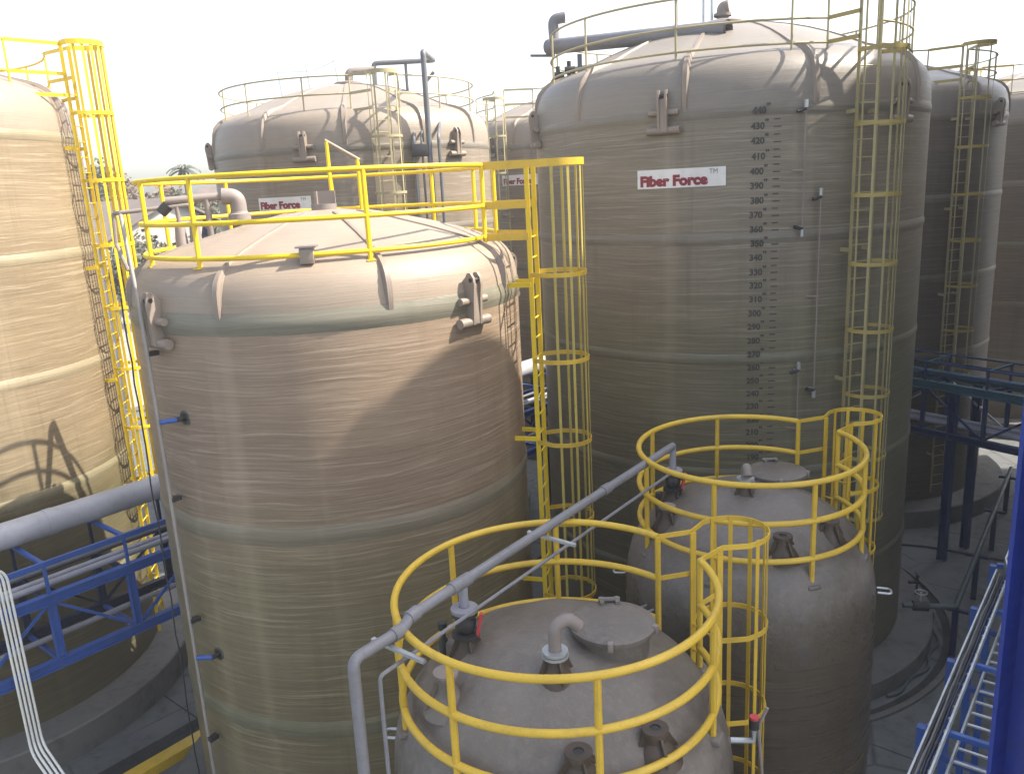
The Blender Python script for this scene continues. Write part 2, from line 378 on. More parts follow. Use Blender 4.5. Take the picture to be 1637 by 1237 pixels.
# ------------------------------------------------------------------ tank parts
def railing(root, r, zs, foot, posts, gap, rr, mat, postr=None):
    """zs = (top, mid, toe); gap = (a0, a1) azimuths left open at the ladder"""
    a0, a1 = gap[1], gap[0] + 360
    o = MB().tube(arc(r, a0, a1, zs[0]), rr, 10).build('railing', mat, root)
    for nm, z in (('middle_rail', zs[1]), ('toe_rail', zs[2])):
        if z is not None: MB().tube(arc(r, a0, a1, z), rr, 10).build(nm, mat, o)
    for a in posts:
        p = MB().tube([pol(r, a, foot), pol(r, a, zs[0])], postr or rr, 8)
        p.box(pol(r, a, foot + .006), .06, .06, .008, pol(1, a, 0))
        p.build('post', mat, o)
    return o
def ladder(root, R, az, z0, z1, hoops, mat, barmat, hoopmat, rail_r=None, gap=None, rails=None, half=.22, off=.22, out=.72, cage_low=2.4, conn=None, nb=7, connh=.07, wide=.40, toph=.10, barw=.045):
    er, et = pol(1, az, 0), pol(1, az + 90, 0)
    def P(x, y, z): return er * x + et * y + Z * z          # radial, tangential, height
    st = MB().strip([P(R + off, -half, z0), P(R + off, -half, z1)], .018, .07, er)
    lad = st.build('ladder', mat, root)
    MB().strip([P(R + off, half, z0), P(R + off, half, z1)], .018, .07, er).build('stringer', mat, lad)
    rung = None; z = z0 + .25
    while z < z1 - .9:
        if rung is None:
            rung = MB().tube([P(R + off, -half, z), P(R + off, half, z)], .013, 6).build('rung', mat, lad); zz = z
        else: copy_part(rung, lad, (0, 0, z - zz))
        z += .305
    z = z0 + 1.2
    while z < z1 - 1.4:
        for s in (-1, 1):
            MB().strip([P(R - .02, s * (half + .02), z), P(R + off, s * (half + .02), z)], .02, .07).build('bracket', mat, lad)
        z += 2.4
    # safety cage
    cx = R + off + .06; ww = wide
    def hoop_path(zh, w0=half + .03):
        pts = [P(R + off, -w0, zh)]
        ca = R + off + out - ww
        pts.append(P(ca - .12, -ww, zh))
        for i in range(13):
            t = -pi / 2 + pi * i / 12; pts.append(P(ca + ww * cos(t), ww * sin(t), zh))
        pts.append(P(ca - .12, ww, zh)); pts.append(P(R + off, w0, zh))
        return pts
    cage = None
    for i, zh in enumerate(hoops):
        h = toph if i == 0 else min(.065, toph)
        mb = MB().strip(hoop_path(zh), .012, h)
        if cage is None: cage = mb.build('safety_cage', hoopmat, root)
        else: mb.build('hoop', hoopmat, cage)
    ca = R + off + out - ww; zt, zb = hoops[0] + .03, max(cage_low, hoops[-1] - .05)
    for i in range(nb):
        t = -pi / 2 + pi * i / (nb - 1); p = (ca + (ww - .014) * cos(t), (ww - .014) * sin(t))
        MB().strip([P(p[0], p[1], zb), P(p[0], p[1], zt)], barw, .010, er * cos(t) + et * sin(t)).build('cage_bar', barmat, cage)
    # walk-through bars between the railing ends and the ladder
    if rail_r and gap:
        for zc in conn:
            for s, ga in ((-1, gap[0]), (1, gap[1])):
                MB().strip([pol(rail_r, ga, zc), P(R + off, s * (half + .03), zc)], .014, connh).build('link_bar', hoopmat, cage)
    return lad
def lug(root, R, az, z, mat, sc=1.0):
    er, et = pol(1, az, 0), pol(1, az + 90, 0); c = er * R + Z * z
    m = MB()
    for k in (-1, 1):
        pr = [(-.04, -.32), (.13, -.32), (.15, .0), (.17, .18), (.155, .27), (.11, .33), (.06, .33), (.02, .27), (-.06, .2)]
        A_ = [m.bm.verts.new(c + er * x * sc + Z * z_ * sc + et * (k * .062 - .018) * sc) for x, z_ in pr]; B_ = [m.bm.verts.new(c + er * x * sc + Z * z_ * sc + et * (k * .062 + .018) * sc) for x, z_ in pr]
        m.face(A_, None, False); m.face(B_[::-1], None, False)
        for i in range(9): m.face((A_[i], B_[i], B_[(i + 1) % 9], A_[(i + 1) % 9]), None, False)
    m.box(c + er * .055 * sc - Z * .06 * sc, .07 * sc, .045 * sc, .25 * sc, er)
    o = m.build('lifting_lug', mat, root)
    h = MB(); h.cone(c + er * .11 * sc + Z * .24 * sc - et * .083 * sc, c + er * .11 * sc + Z * .24 * sc + et * .083 * sc, .03 * sc, .03 * sc, 12); h.build('lug_eye', IRON, o)
    MB().tube([c - et * .24 * sc + er * .06 * sc - Z * .02, c + et * .24 * sc + er * .06 * sc - Z * .02], .05 * sc, 12).build('trunnion', mat, o)
    MB().tube([c - et * .27 * sc + er * .06 * sc - Z * .29 * sc, c + et * .27 * sc + er * .06 * sc - Z * .29 * sc], .065 * sc, 12).build('trunnion', mat, o)
    return o
def ribs(root, prof, azs, mat, w=.055, lo=.024, hi=.085, r_in=.35):
    P = [p for p in prof if p[0] >= r_in]
    for a in azs:
        er, et = pol(1, a, 0), pol(1, a + 90, 0); m = MB(); rows = []
        n = len(P)
        for i, (r, z) in enumerate(P):
            b = P[max(0, i - 1)]; c = P[min(n - 1, i + 1)]
            t = Vector((c[0] - b[0], c[1] - b[1])); nrm = Vector((t.y, -t.x)).normalized()
            u = i / (n - 1)
            h = lo + (hi - lo) * math.exp(-((u - .32) / .2) ** 2)
            if i == 0: h = .004
            ww = w * (1 + .5 * math.exp(-((u - .25) / .25) ** 2))
            base = er * (r - nrm.x * .03) + Z * (z - nrm.y * .03); top = er * (r + nrm.x * h) + Z * (z + nrm.y * h)
            rows.append([m.bm.verts.new(base - et * ww), m.bm.verts.new(top - et * ww * .5), m.bm.verts.new(top + et * ww * .5), m.bm.verts.new(base + et * ww)])
        for i in range(n - 1):
            for j in range(3): m.face((rows[i][j], rows[i][j + 1], rows[i + 1][j + 1], rows[i + 1][j]), [(P[i][0], j * .1), (P[i][0], j * .1 + .1), (P[i + 1][0], j * .1 + .1), (P[i + 1][0], j * .1)])
        m.build('dome_rib', mat, root, sharp=50)
def band(root, R, z, mat, h=.12, t=.020):
    pr = [(R - .005, z - h), (R + t * .35, z - h * .7), (R + t * .9, z - h * .25), (R + t, z), (R + t * .9, z + h * .25), (R + t * .35, z + h * .7), (R - .005, z + h)]
    return MB().lathe(pr, 128).build('hoop_band', mat, root)
def sign(root, R, az, z, wd, ht, size, tmx):
    n = 16; m = MB(); hw = wd / 2 / R
    A = [rad(az) - hw + 2 * hw * i / n for i in range(n + 1)]
    for i in range(n):
        q = []
        for r in (R + .006, R + .016):
            q.append([m.bm.verts.new(Vector((r * cos(a), r * sin(a), zz))) for a in (A[i], A[i + 1]) for zz in (z - ht / 2, z + ht / 2)])
        m.face([q[1][0], q[1][2], q[1][3], q[1][1]], None, False)
        m.face([q[0][1], q[0][0], q[1][0], q[1][1]], None, False) if i == 0 else None
        m.face([q[0][3], q[0][2], q[1][2], q[1][3]], None, False) if i == n - 1 else None
        m.face([q[0][0], q[0][2], q[1][2], q[1][0]], None, False); m.face([q[0][1], q[0][3], q[1][3], q[1][1]], None, False)
    bmesh.ops.remove_doubles(m.bm, verts=m.bm.verts, dist=.0005)
    o = m.build('name_sign', SIGNW, root, sharp=30)
    me = text_mesh('Fiber Force', 1.0, .06, 1.0, .002)
    x0, x1 = min(v.co.x for v in me.vertices), max(v.co.x for v in me.vertices); y0_, y1_ = min(v.co.y for v in me.vertices), max(v.co.y for v in me.vertices)
    for v in me.vertices: v.co.x = (v.co.x - x0) / (x1 - x0) * wd * .775 - wd * .465; v.co.y = (v.co.y - y0_) / (y1_ - y0_) * ht * .60 - ht * .41
    wrap(me, R + .020, az, z); mesh_part('lettering', me, MAROON, o)
    me = text_mesh('TM', size * .42, .0, .9); wrap(me, R + .020, az, z, tmx, ht * .27); mesh_part('trademark', me, GREYL, o)
    return o
def arcprof(pts): return pts

def big_profile(R, zr, rise):
    pr = [(R, zr), (R, zr + .15), (R - .015, zr + .40), (R - .06, zr + .62), (R - .13, zr + .78), (R - .24, zr + .90), (R - .38, zr + .99), (R - .55, zr + 1.06), (R - .75, zr + 1.13), (R - 1.0, zr + 1.21)]
    r0, z0 = pr[-1]; za = zr + rise
    for i in range(1, 9):
        u = i / 8; r = r0 * (1 - u); z = z0 + (za - z0) * (1 - (1 - u) ** 1.9) ; pr.append((max(r, 0), z))
    return pr
def plinth(c, R, z0, z1, label):
    m = MB().lathe([(R, z0), (R, z1 - .03), (R - .03, z1), (.5, z1)], 96)
    return tag(m.build('plinth', PLIN, None, (c[0], c[1], 0)), label, 'plinth', 'round concrete plinths under the tanks')

GZ = -.4
TG = 'fibreglass storage tanks'
def big_tank(label, c, zb, R, rings, rise, ribaz, lugaz, frpm, bandm, domem, posts, gap, lad_az, hoops, rail_r, rail_z, rmat, ladmat, barmat, hoopmat, ribmat=None, foot=None, lad_kw=None, plz=None, rr=.022):
    root = thing('storage_tank', label, 'tank', (c[0], c[1], zb), TG)
    zr = rings[0]
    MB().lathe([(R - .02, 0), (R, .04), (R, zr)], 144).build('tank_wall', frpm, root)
    pr = big_profile(R, zr, rise)
    MB().lathe(pr, 144).build('dome', domem, root)
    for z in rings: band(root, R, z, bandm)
    ribs(root, pr, ribaz, ribmat or RIB)
    for a in lugaz: lug(root, R, a, zr + .08, ribmat or RIB, 1.12)
    railing(root, rail_r, rail_z, foot, posts, gap, rr, rmat)
    kw = dict(rail_r=rail_r, gap=gap, conn=rail_z)
    kw.update(lad_kw or {})
    ladder(root, R, lad_az, .3, rail_z[0] + .02, hoops, ladmat, barmat, hoopmat, **kw)
    MB().lathe([(.42, zr + rise - .06), (.42, zr + rise + .06), (.36, zr + rise + .09), (0, zr + rise + .10)], 24).build('hatch', DUSTP, root)
    plinth(c, R + .75, GZ - .02, zb - .002, plz)
    return root

# ------------------------------------------------------------------ A : front left tank
A = (-2.82, 13.43)
ta = thing('storage_tank', 'brown tank at front left with bright yellow dome railing and curved shadow on its wall', 'tank', (A[0], A[1], 0), TG)
RA = 3.0
MB().lathe([(RA - .02, 0), (RA, .04), (RA, 8.6)], 160).build('tank_wall', FRP_A, ta)
prA = [(RA, 8.6), (RA, 8.72), (2.985, 8.86), (2.955, 9.0), (2.91, 9.11), (2.85, 9.20), (2.77, 9.28), (2.67, 9.345), (2.55, 9.40), (2.3, 9.485), (1.8, 9.625), (1.2, 9.775), (.6, 9.895), (.3, 9.93), (0, 9.94)]
MB().lathe(prA, 160).build('dome', DOME_A, ta)
for z, t_ in ((8.6, .034), (5.69, .022), (2.68, .018)): band(ta, RA, z, BAND if z > 8 else BAND_A, .16, t_)
ribs(ta, prA, (-107.3, -64.4, -22, 22, 66, 110, 152, -151), RIB, .048, .022, .085, .45)
for a in (-40.2, -129, 20, 80, 140): lug(ta, RA, a, 8.66, RIB, 1.1)
railA = railing(ta, 2.7, (10.47, 9.88, 9.43), 9.30, (-20, -66.9, -116.5, -143, 172, 140, 98, 55, 30, -1), (-20, -1), .034, YELB)
ladder(ta, RA, -15, .3, 10.5, (10.45, 8.85, 7.55, 6.25, 4.95, 3.65), YELB, YELM, YEL, rail_r=2.7, gap=(-20, -1), conn=(10.45, 9.88, 9.42), connh=.11, nb=6, off=.36, out=.80, barw=.04, cage_low=2.6)
# bracket on the dome edge
m = MB(); e = pol(1, -84, 0)
m.box(pol(2.68, -84, 9.42), .10, .09, .10, e, .01); m.build('dome_bracket', RIB, ta)
MB().box(pol(2.68, -84, 9.535), .13, .13, .012, e).build('bracket_plate', DUSTP, ta)
# sloped hand rail on the middle of the dome
h = MB().tube([Vector((.10, .05, 10.98)), Vector((.60, .16, 10.66))], .032, 10).build('centre_handrail', RIB, ta)
for x, y, z0, z1 in ((.13, .04, 9.86, 10.96), (.57, .14, 9.70, 10.68)):
    MB().tube([(x, y, z0), (x, y, z1)], .03, 8).build('post', YELB, h)
m = MB(); m.lathe([(.20, 9.85), (.20, 10.02), (.0, 10.02)], 20); m.box((.03, 0, 10.12), .16, .02, .10); m.box((-.1, 0, 10.12), .02, .1, .10)
m.build('apex_nozzle', DUSTP, ta)
# tall elbow vent at the back left of the dome
m = MB(); m.tube(fillet([(-1.28, -.22, 9.55), (-1.28, -.22, 10.20), (-1.50, -.27, 10.22)], .17), .125, 16); m.tube([(-1.48, -.265, 10.22), (-2.3, -.47, 10.19)], .06, 12); m.cone((-1.28, -.22, 9.86), (-1.28, -.22, 9.98), .17, .13, 16)
v = m.build('vent_pipe', DUSTP, ta)
MB().lathe([(.17, 0), (.17, .16), (.13, .18), (0.10, .2)], 18).build('flange', DUSTP, v, (-1.28, -.22, 9.78))
MB().tube([(-1.72, -.33, 9.5), (-1.72, -.33, 10.2)], .05, 10).build('pipe_leg', DUSTP, v)
# dosing pipework at the left of the dome
m = MB().tube(fillet([(-3.04, -.64, 10.05), (-1.95, -.42, 10.12), (-1.93, -.42, 9.55)], .05), .033, 10)
v = m.build('dosing_pipe', DUSTP, ta)
MB().tube([(-2.38, -.5, 10.02), (-2.26, -.48, 10.13)], .085, 12).build('valve', IRON, v)
MB().tube([(-2.14, -.46, 9.4), (-2.14, -.46, 10.1)], .035, 10).build('pipe_leg', DUSTP, v)
for x in (-2.14, -1.93):
    MB().cone((x, -.46 if x < -2 else -.42, 9.3), (x, -.46 if x < -2 else -.42, 9.8), .11, .075, 12).build('valve_body', DUSTP, v)
    MB().tube([(x - .12, -.5, 9.42), (x + .12, -.42, 9.42)], .07, 10).build('valve', IRON, v)
MB().tube(fillet([(-3.04, -.64, 10.05), (-3.06, -.66, 9.6), (-2.9, -.75, 9.2)], .1), .03, 8).build('pipe_leg', DUSTP, v)
# blue handled sampling valves
for a, z in ((-123.8, 7.31), (-124.6, 3.68)):
    e, t_ = pol(1, a, 0), pol(1, a + 90, 0)
    m = MB()
    for k in range(9):
        q = 2 * pi * k / 9; m.cone(e * (RA - .01) + t_ * .05 * cos(q) + Z * (z + .05 * sin(q)), e * (RA + .006) + t_ * .05 * cos(q) + Z * (z + .05 * sin(q)), random.uniform(.05, .10), random.uniform(.04, .07), 9)
    nz = MB().tube([e * RA + Z * z, e * (RA + .12) + Z * z], .035, 10).build('sample_nozzle', IRON, ta)
    m.build('resin_patch', STAIN, nz)
    MB().tube([e * (RA + .10) + Z * z, e * (RA + .18) - t_ * .28 + Z * (z - .05)], .035, 10).build('handle', BLUE, nz)
# conduit strapped down the left of the wall
m = MB().tube(fillet([(-2.30, -2.05, 10.05), (-2.08, -2.42, 8.85), (-2.06, -2.44, 7.5), (-2.08, -2.40, 4.5), (-2.12, -2.32, .3)], .4), .027, 10)
v = m.build('drop_pipe', PALEP, ta)
for z in (8.2, 6.1, 4.2, 2.2): MB().box((-2.03, -2.36, z), .07, .05, .03, (.6, .8, 0)).build('pipe_clip', IRON, v)
m = MB(); pts = []
for i in range(28):
    z = 8.9 - i * .31; pts.append((-2.62 + .015 * random.uniform(-1, 1), -1.75 + .015 * random.uniform(-1, 1), z))
m.tube(pts, .012, 6); m.build('signal_cable', IRON, ta)
plinth(A, 3.75, GZ - .02, -.002, 'low round concrete plinth under the brown front left tank')

# ------------------------------------------------------------------ B : large tank with the level scale
RB = 4.15; B = (4.98, 19.2)
BR = (11.2, 9.0, 6.76, 4.5, 2.25)
all8 = lambda a, n=10: [a + 360 / n * i for i in range(n)]
tb = big_tank('large grey brown tank on the right with a painted level scale down its wall', B, 0, RB, BR, 2.05,
    (-145.4, -113.6, -82, -45.5, -14, 18, 50, 82, 114, 146, -178), (-118.6, -173, -56, 5, 65, 125), FRP_B, BAND_B, DOME_B,
    (-148.3, -117.2, -86.4, -76, -58, -30, -4, 22, 46, 70, 100, 130, 160, -175), (-76, -58), -70.5, (13.2, 12.05, 10.86, 9.67, 8.48, 7.29, 6.1, 4.9, 3.7), 3.75, (13.2, 12.71, 12.31), YELP, YELD, YELD, YELF, foot=12.1, lad_kw=dict(nb=6, barw=.04),
    plz='round concrete plinth below the tank with the level scale')
sign(tb, RB, -114.75, 10.115, 1.62, .335, .30, .60)
ticks = MB()
for k in range(440, 110, -10):
    z = k * .0254 + .003
    for dz_ in (0, -.127):
        zt = z - .02 + dz_; a0, a1 = -96.1 + math.degrees(.27 / RB), -96.1 + math.degrees((.40 if dz_ == 0 else .38) / RB)
        v = [ticks.bm.verts.new(pol(RB + .005, a, zt + s * .010)) for a, s in ((a0, -1), (a1, -1), (a1, 1), (a0, 1))]; ticks.face(v, None, False)
sc = ticks.build('level_scale', BLACK, tb)
for k in range(440, 110, -10):
    z = k * .0254 + .003; ro = RB + .006 + max([.046 * max(0, 1 - (abs(z - b) / .16) ** 2) for b in BR] + [0])
    me = text_mesh(str(k), .155, .006, 1.0, .001); jx, jz = random.uniform(-.014, .014), random.uniform(-.008, .008)
    wrap(me, ro, -96.1, z, jx, jz)
    m2 = text_mesh('"', .15, .004, 1.3, .001); wrap(m2, ro, -96.1, z, .155 + jx, .055 + jz)
    mesh_part('numeral', join_meshes([me, m2], 'numeral'), BLACK, sc)
# sight tubes and their valves
def sight(az, z0, z1):
    e, t_ = pol(1, az, 0), pol(1, az + 90, 0); c = e * (RB + .13)
    o = MB().tube([c + Z * z0, c + Z * z1], .014, 8).build('sight_tube', DUSTP, tb)
    for z, s in ((z1, 1), (z0, -1)):
        MB().tube([e * RB - t_ * .02 + Z * (z - .1 * s), c - t_ * .02 + Z * (z - .1 * s)], .028, 8).build('tube_fitting', GALV, o)
        MB().tube([c - t_ * .16 + Z * (z - .12 * s), c + Z * (z - .08 * s)], .03, 8).build('valve', IRON, o)
        MB().tube([c + Z * (z - .06), c + Z * (z + .07)], .036, 8).build('tube_cap', GALV, o)
    MB().strip([e * RB - t_ * .16 + Z * ((z0 + z1) / 2), c + t_ * .03 + Z * ((z0 + z1) / 2)], .03, .03).build('tube_clip', RIB, o)
sight(-85.4, 9.05, 11.25); sight(-81.0, 6.05, 9.75); sight(-85.2, 4.2, 6.62)
# pipework lying on the dome
m = MB().tube([(-3.75, .95, 13.14), (-.50, -2.28, 12.83)], .165, 18, caps=False); m.tube([(-3.75, .95, 13.14), (-.48, -2.30, 12.83)], .14, 18, caps=False)
bp = m.build('roof_pipe', PVCM, tb)
MB().tube(fillet([(-3.60, .91, 13.16), (-3.62, .93, 13.72), (-3.35, .88, 13.74)], .16), .12, 16, caps=False).build('pipe_elbow', PVCM, bp)
for x in (-3.1, -1.9, -.8): MB().strip([(x, .95 - (x + 3.75) * .994, 12.1), (x, .95 - (x + 3.75) * .994, 12.93 - (x + 3.75) * .095)], .06, .10, (1, 0, 0)).build('pipe_support', PVCD, bp)
m = MB().tube(fillet([(.0, .05, 13.2), (.0, .05, 13.62), (.12, .0, 13.64)], .1), .13, 16); m.lathe([(.19, 13.44), (.19, 13.5), (.1, 13.5)], 18, (0, .05, 0)); m.build('dome_vent', DUSTP, tb)
for k, (x, y, z) in enumerate(((-3.55, .85, 12.35), (-3.3, .8, 12.45))):
    m = MB(); m.tube([(x, y, 12.0), (x, y, z + .35)], .05, 10); m.tube([(x - .1, y, z + .15), (x + .14, y - .03, z + .15)], .085, 12); m.build('dome_valve', IRON, tb)
MB().tube([(-3.3, .8, 12.6), (-1.8, .45, 12.72)], .06, 10).build('feed_pipe', PVCD, tb)
m = MB(); m.lathe([(.36, 12.2), (.36, 12.52), (.42, 12.53), (.42, 12.58), (0, 12.60)], 28, (-1.15, -.35, 0)); m.build('manhole', RIB, tb)
MB().tube([(-4.15, 1.1, 13.0), (-3.6, .95, 12.95)], .03, 8).build('feed_pipe', PVCD, tb)
for x, y, z in ((-1.05, -.2, 13.6), (-.45, -.1, 13.9), (-.25, .0, 13.9)): MB().tube([(x, y, 12.4), (x, y, z + .3)], .03, 8).build('stand_pipe', GALV, tb)

# ------------------------------------------------------------------ F, C, G, H and beyond
F = (-12.5, 17.16)
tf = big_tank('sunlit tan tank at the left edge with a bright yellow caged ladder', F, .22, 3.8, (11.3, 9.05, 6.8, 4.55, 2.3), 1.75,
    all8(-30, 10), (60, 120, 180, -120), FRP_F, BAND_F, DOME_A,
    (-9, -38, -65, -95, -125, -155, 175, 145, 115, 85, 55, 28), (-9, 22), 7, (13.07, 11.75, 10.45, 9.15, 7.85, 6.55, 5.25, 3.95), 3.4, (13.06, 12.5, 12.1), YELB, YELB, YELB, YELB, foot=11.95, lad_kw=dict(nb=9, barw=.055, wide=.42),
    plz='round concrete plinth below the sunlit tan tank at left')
C = (-4.47, 26.56)
tc_ = big_tank('pale tank in the middle distance with blue pipework arching over its dome', C, .1, RB, BR, 2.0,
    (-151, -115.4, -83.3, -53.4, -25.3, 8, 40, 72, 104, 136, 168), (-98.3, -38.5, -158, 22, 82, 142), FRP_C, BAND_B, DOME_C,
    (-149, -127, -99, -80, -60, -39.6, -12, 15, 42, 70, 97, 125, 152, -177), (-80, -60), -70, (12.95, 11.4, 10.0, 8.7, 7.4), 3.75, (13.02, 12.57, 12.14), YELP, YELP, YELP, YELP, foot=12.0, lad_kw=dict(nb=5),
    plz='round concrete plinth below the pale tank in the middle distance')
sign(tc_, RB, -109, 9.86, 1.62, .335, .30, .60)
m = MB().tube(fillet([(.80, .14, 12.6), (.80, .14, 13.80), (2.60, .44, 13.84), (2.62, -3.62, 13.5), (2.6, -3.66, .4)], .12), .075, 12)
v = m.build('transfer_pipe', PVCD, tc_)
for dx, rr in ((-.38, .05), (.28, .045), (-.18, .03)):
    MB().tube(fillet([(2.6 + dx, -2.6, 11.9), (2.6 + dx, -3.7, 11.4), (2.6 + dx, -3.7, .4)], .25), rr, 8).build('drop_pipe', PVCD, v)
MB().box((2.35, -3.72, 11.05), .22, .07, .16, (1, .2, 0), .02).build('valve', IRON, v)
MB().tube(fillet([(2.3, .4, 12.3), (2.3, .4, 13.2), (2.58, .44, 13.5)], .1), .05, 8).build('pipe_brace', PVCD, v)
MB().tube([(1.75, .3, 12.3), (1.75, .3, 13.8)], .045, 8).build('pipe_leg', PVCD, v)
MB().tube(fillet([(.05, -.05, 12.9), (.05, -.05, 13.58), (.8, .12, 13.6)], .16), .12, 14).build('dome_vent', DUSTP, tc_)
mast = MB().tube([(-2.0, -.34, 13.62), (-.95, -.14, 13.64), (-.35, -.05, 13.9)], .012, 6).build('mast_cable', GALV, tc_)
for x, y, z0, z1 in ((-2.0, -.34, 12.5, 13.65), (-1.18, -.19, 12.8, 13.8), (-.35, -.06, 13.0, 13.95)):
    MB().tube([(x + .1, y, z0), (x, y, z1)], .022, 6).build('mast', GALV, mast)
G = (2.9, 35.2)
tg = big_tank('far tank half hidden between the pale tank and the large scaled tank', G, .25, RB, BR, 2.05,
    all8(-125, 10), (-140, -80, -20, 40, 100, 160), FRP_C, BAND_B, DOME_C,
    all8(-115, 12)[:11], (-145, -115), -130, (12.9, 11.6, 10.3, 9.0), 3.75, (13.2, 12.7, 12.25), YELP, YELP, YELP, YELP, foot=12.0, lad_kw=dict(nb=5),
    plz='round concrete plinth below the half hidden far tank')
sign(tg, RB, -122, 10.02, 1.62, .38, .32, .60)
MB().tube([(.9, -1.2, 12.4), (.9, -1.2, 14.1)], .02, 6).build('stand_pipe', GALV, tg)
MB().tube([(1.5, -1.2, 12.4), (1.5, -1.2, 14.3)], .02, 6).build('stand_pipe', GALV, tg)
Hc = (11.55, 27.65)
th = big_tank('dark sided tank behind the large scaled tank with sunlit right edge', Hc, .15, RB, BR, 1.9,
    all8(-100, 10), (-120, -52, 8, 68, 128, 178), FRP_H, BAND_B, DOME_B,
    (-150, -120, -86, -66, -38, -10, 14, 35, 65, 95, 125, 155), (-86, -66), -75, (12.95, 11.6, 10.35, 9.1, 7.85, 6.6, 5.35, 4.1), 3.75, (12.95, 12.45, 12.1), YELP, YELP, YELP, YELF, lad_kw=dict(nb=5, barw=.035), foot=12.0,
    plz='tall round concrete plinth under the dark tank behind the bridge')
MB().tube(fillet([(-1.2, -3.2, 12.0), (-.9, -4.3, 11.4), (-.9, -4.32, .4)], .3), .05, 8).build('drop_pipe', WHITEP, th)
MB().tube(fillet([(.6, -2.5, 12.2), (.2, -2.6, 12.9), (-.4, -2.4, 12.9), (-.5, -2.4, 12.2)], .2), .06, 10).build('dome_vent', DUSTP, th)
for x in (-1.6, -1.3, -1.1): MB().tube([(x, .5, 12.6), (x, .5, 13.9)], .02, 6).build('stand_pipe', GALV, th)
H2 = (21.6, 34.6)
t2 = big_tank('farthest tank at the right edge with plain brown wall', H2, .2, RB, BR, 2.0,
    all8(-110, 10), (-120, -60, 0, 60, 120, 180), FRP_H, BAND_B, DOME_B,
    all8(-135, 12)[:11], (-165, -135), -150, (13.1, 11.8, 10.5, 9.2, 7.9, 6.6, 5.3, 4.0), 3.75, (13.2, 12.7, 12.25), YELP, YELP, YELP, YEL, foot=12.0,
    plz='round concrete plinth below the farthest tank at the right edge')

# unseen tanks of the next row, inferred and shaped to cast the yard's shadow
def row_tank(label, c, R, H, rise):
    root = thing('storage_tank', label, 'tank', (c[0], c[1], 0), TG)
    MB().lathe([(R, 0), (R, H)], 96).build('tank_wall', FRP_B, root)
    sh = min(1, R / 3.0)
    pr = [(R, H), (R, H + .15), (R - .04, H + .4), (R - .13 * sh, H + .6), (R - .28 * sh, H + .74), (R - .5 * sh, H + .84)] + [((R - .5 * sh) * (1 - i / 6), H + .84 + (rise - .84) * i / 6) for i in range(1, 7)]; MB().lathe(pr, 96).build('dome', DOME_B, root)
    z = H
    while z > 1: band(root, R, z, BAND); z -= 2.3
    ribs(root, pr, all8(10, 10), RIB)
    plinth(c, R + .6, GZ - .02, -.002, 'round concrete plinth below the ' + label.replace(' grey', ''))
row_tank('unseen very tall tank across the alley, opposite the small tanks', (15.5, 7.95), 5.5, 20.12, 2.6)
row_tank('unseen very tall grey tank along the alley beyond the blue column', (23.0, 22.3), 4.8, 20.6, 2.1)
row_tank('unseen slender tall grey tank added between the two very tall tanks', (20.75, 14.8), 2.8, 23.6, 1.6)  # added to keep the right of the scaled tank in shade

# ------------------------------------------------------------------ D and E : small dosing tanks in front
def gusset(m, c, r0, r1, h):
    m.lathe([(r0 * 1.55, -.06), (r0 * 1.22, .02), (r0 * 1.02, h * .30), (r1 * 1.06, h * .62), (r1, h)], 20, c)
    for k in range(4):
        a = 20 + 90 * k; e = pol(1, a, 0); t_ = pol(1, a + 90, 0) * .011
        q = [c + e * r1 * 1.25 + Z * h * .97, c + e * r1 * .8 + Z * h * .97, c + e * r1 * .8, c + e * (r0 * 1.45) + Z * .0, c + e * (r0 * 1.40) + Z * .04]
        f = [m.bm.verts.new(p + t_) for p in q]; b = [m.bm.verts.new(p - t_) for p in q]
        m.face(f, None, False); m.face(b[::-1], None, False)
        for i in range(5): m.face([f[i], b[i], b[(i + 1) % 5], f[(i + 1) % 5]], None, False)
def nozzle(root, x, y, z, mat, h=.2, r=.075, opened=True):
    c = Vector((x, y, z)); m = MB(); gusset(m, c - Z * .05, r * 1.75, r * 1.0, h + .05)
    o = m.build('nozzle', mat, root)
    m = MB(); m.lathe([(r * .55, h - .06), (r * .55, h + .035), (r * 1.35, h + .035), (r * 1.35, h - .005), (r * .9, h - .005)], 20, c); m.build('flange', mat, o)
    b = MB()
    if opened: b.cone(c + Z * (h + .02), c + Z * (h + .024), r * .56, r * .56, 16); b.build('bore', IRON, o)
    else: b.cone(c + Z * (h + .035), c + Z * (h + .06), r * 1.35, r * 1.35, 18); b.build('blind_flange', DUSTP, o)
    return o
def valve_stack(root, x, y, z, ztop, big=True):
    c = Vector((x, y, z)); m = MB(); gusset(m, c - Z * .05, .13, .085, .2); o = m.build('valve_nozzle', RUST, root)
    m = MB(); m.lathe([(.0, .15), (.135, .15), (.135, .185), (.07, .19), (.10, .24), (.105, .30), (.07, .36), (.125, .365), (.125, .40), (0, .40)], 20, c); m.build('valve', IRON, o)
    m = MB(); m.lathe([(.13, .405), (.13, .44), (.05, .45)], 20, c); m.build('flange', PVC, o)
    m = MB().strip([c + Vector((.11, -.05, .17)), c + Vector((.16, -.06, .40))], .05, .03, (1, 0, 0)); m.build('handle', RED, o)
    MB().tube([c + Z * .43, Vector((x, y, ztop))], .045, 12).build('riser', PVC, o)
    return o
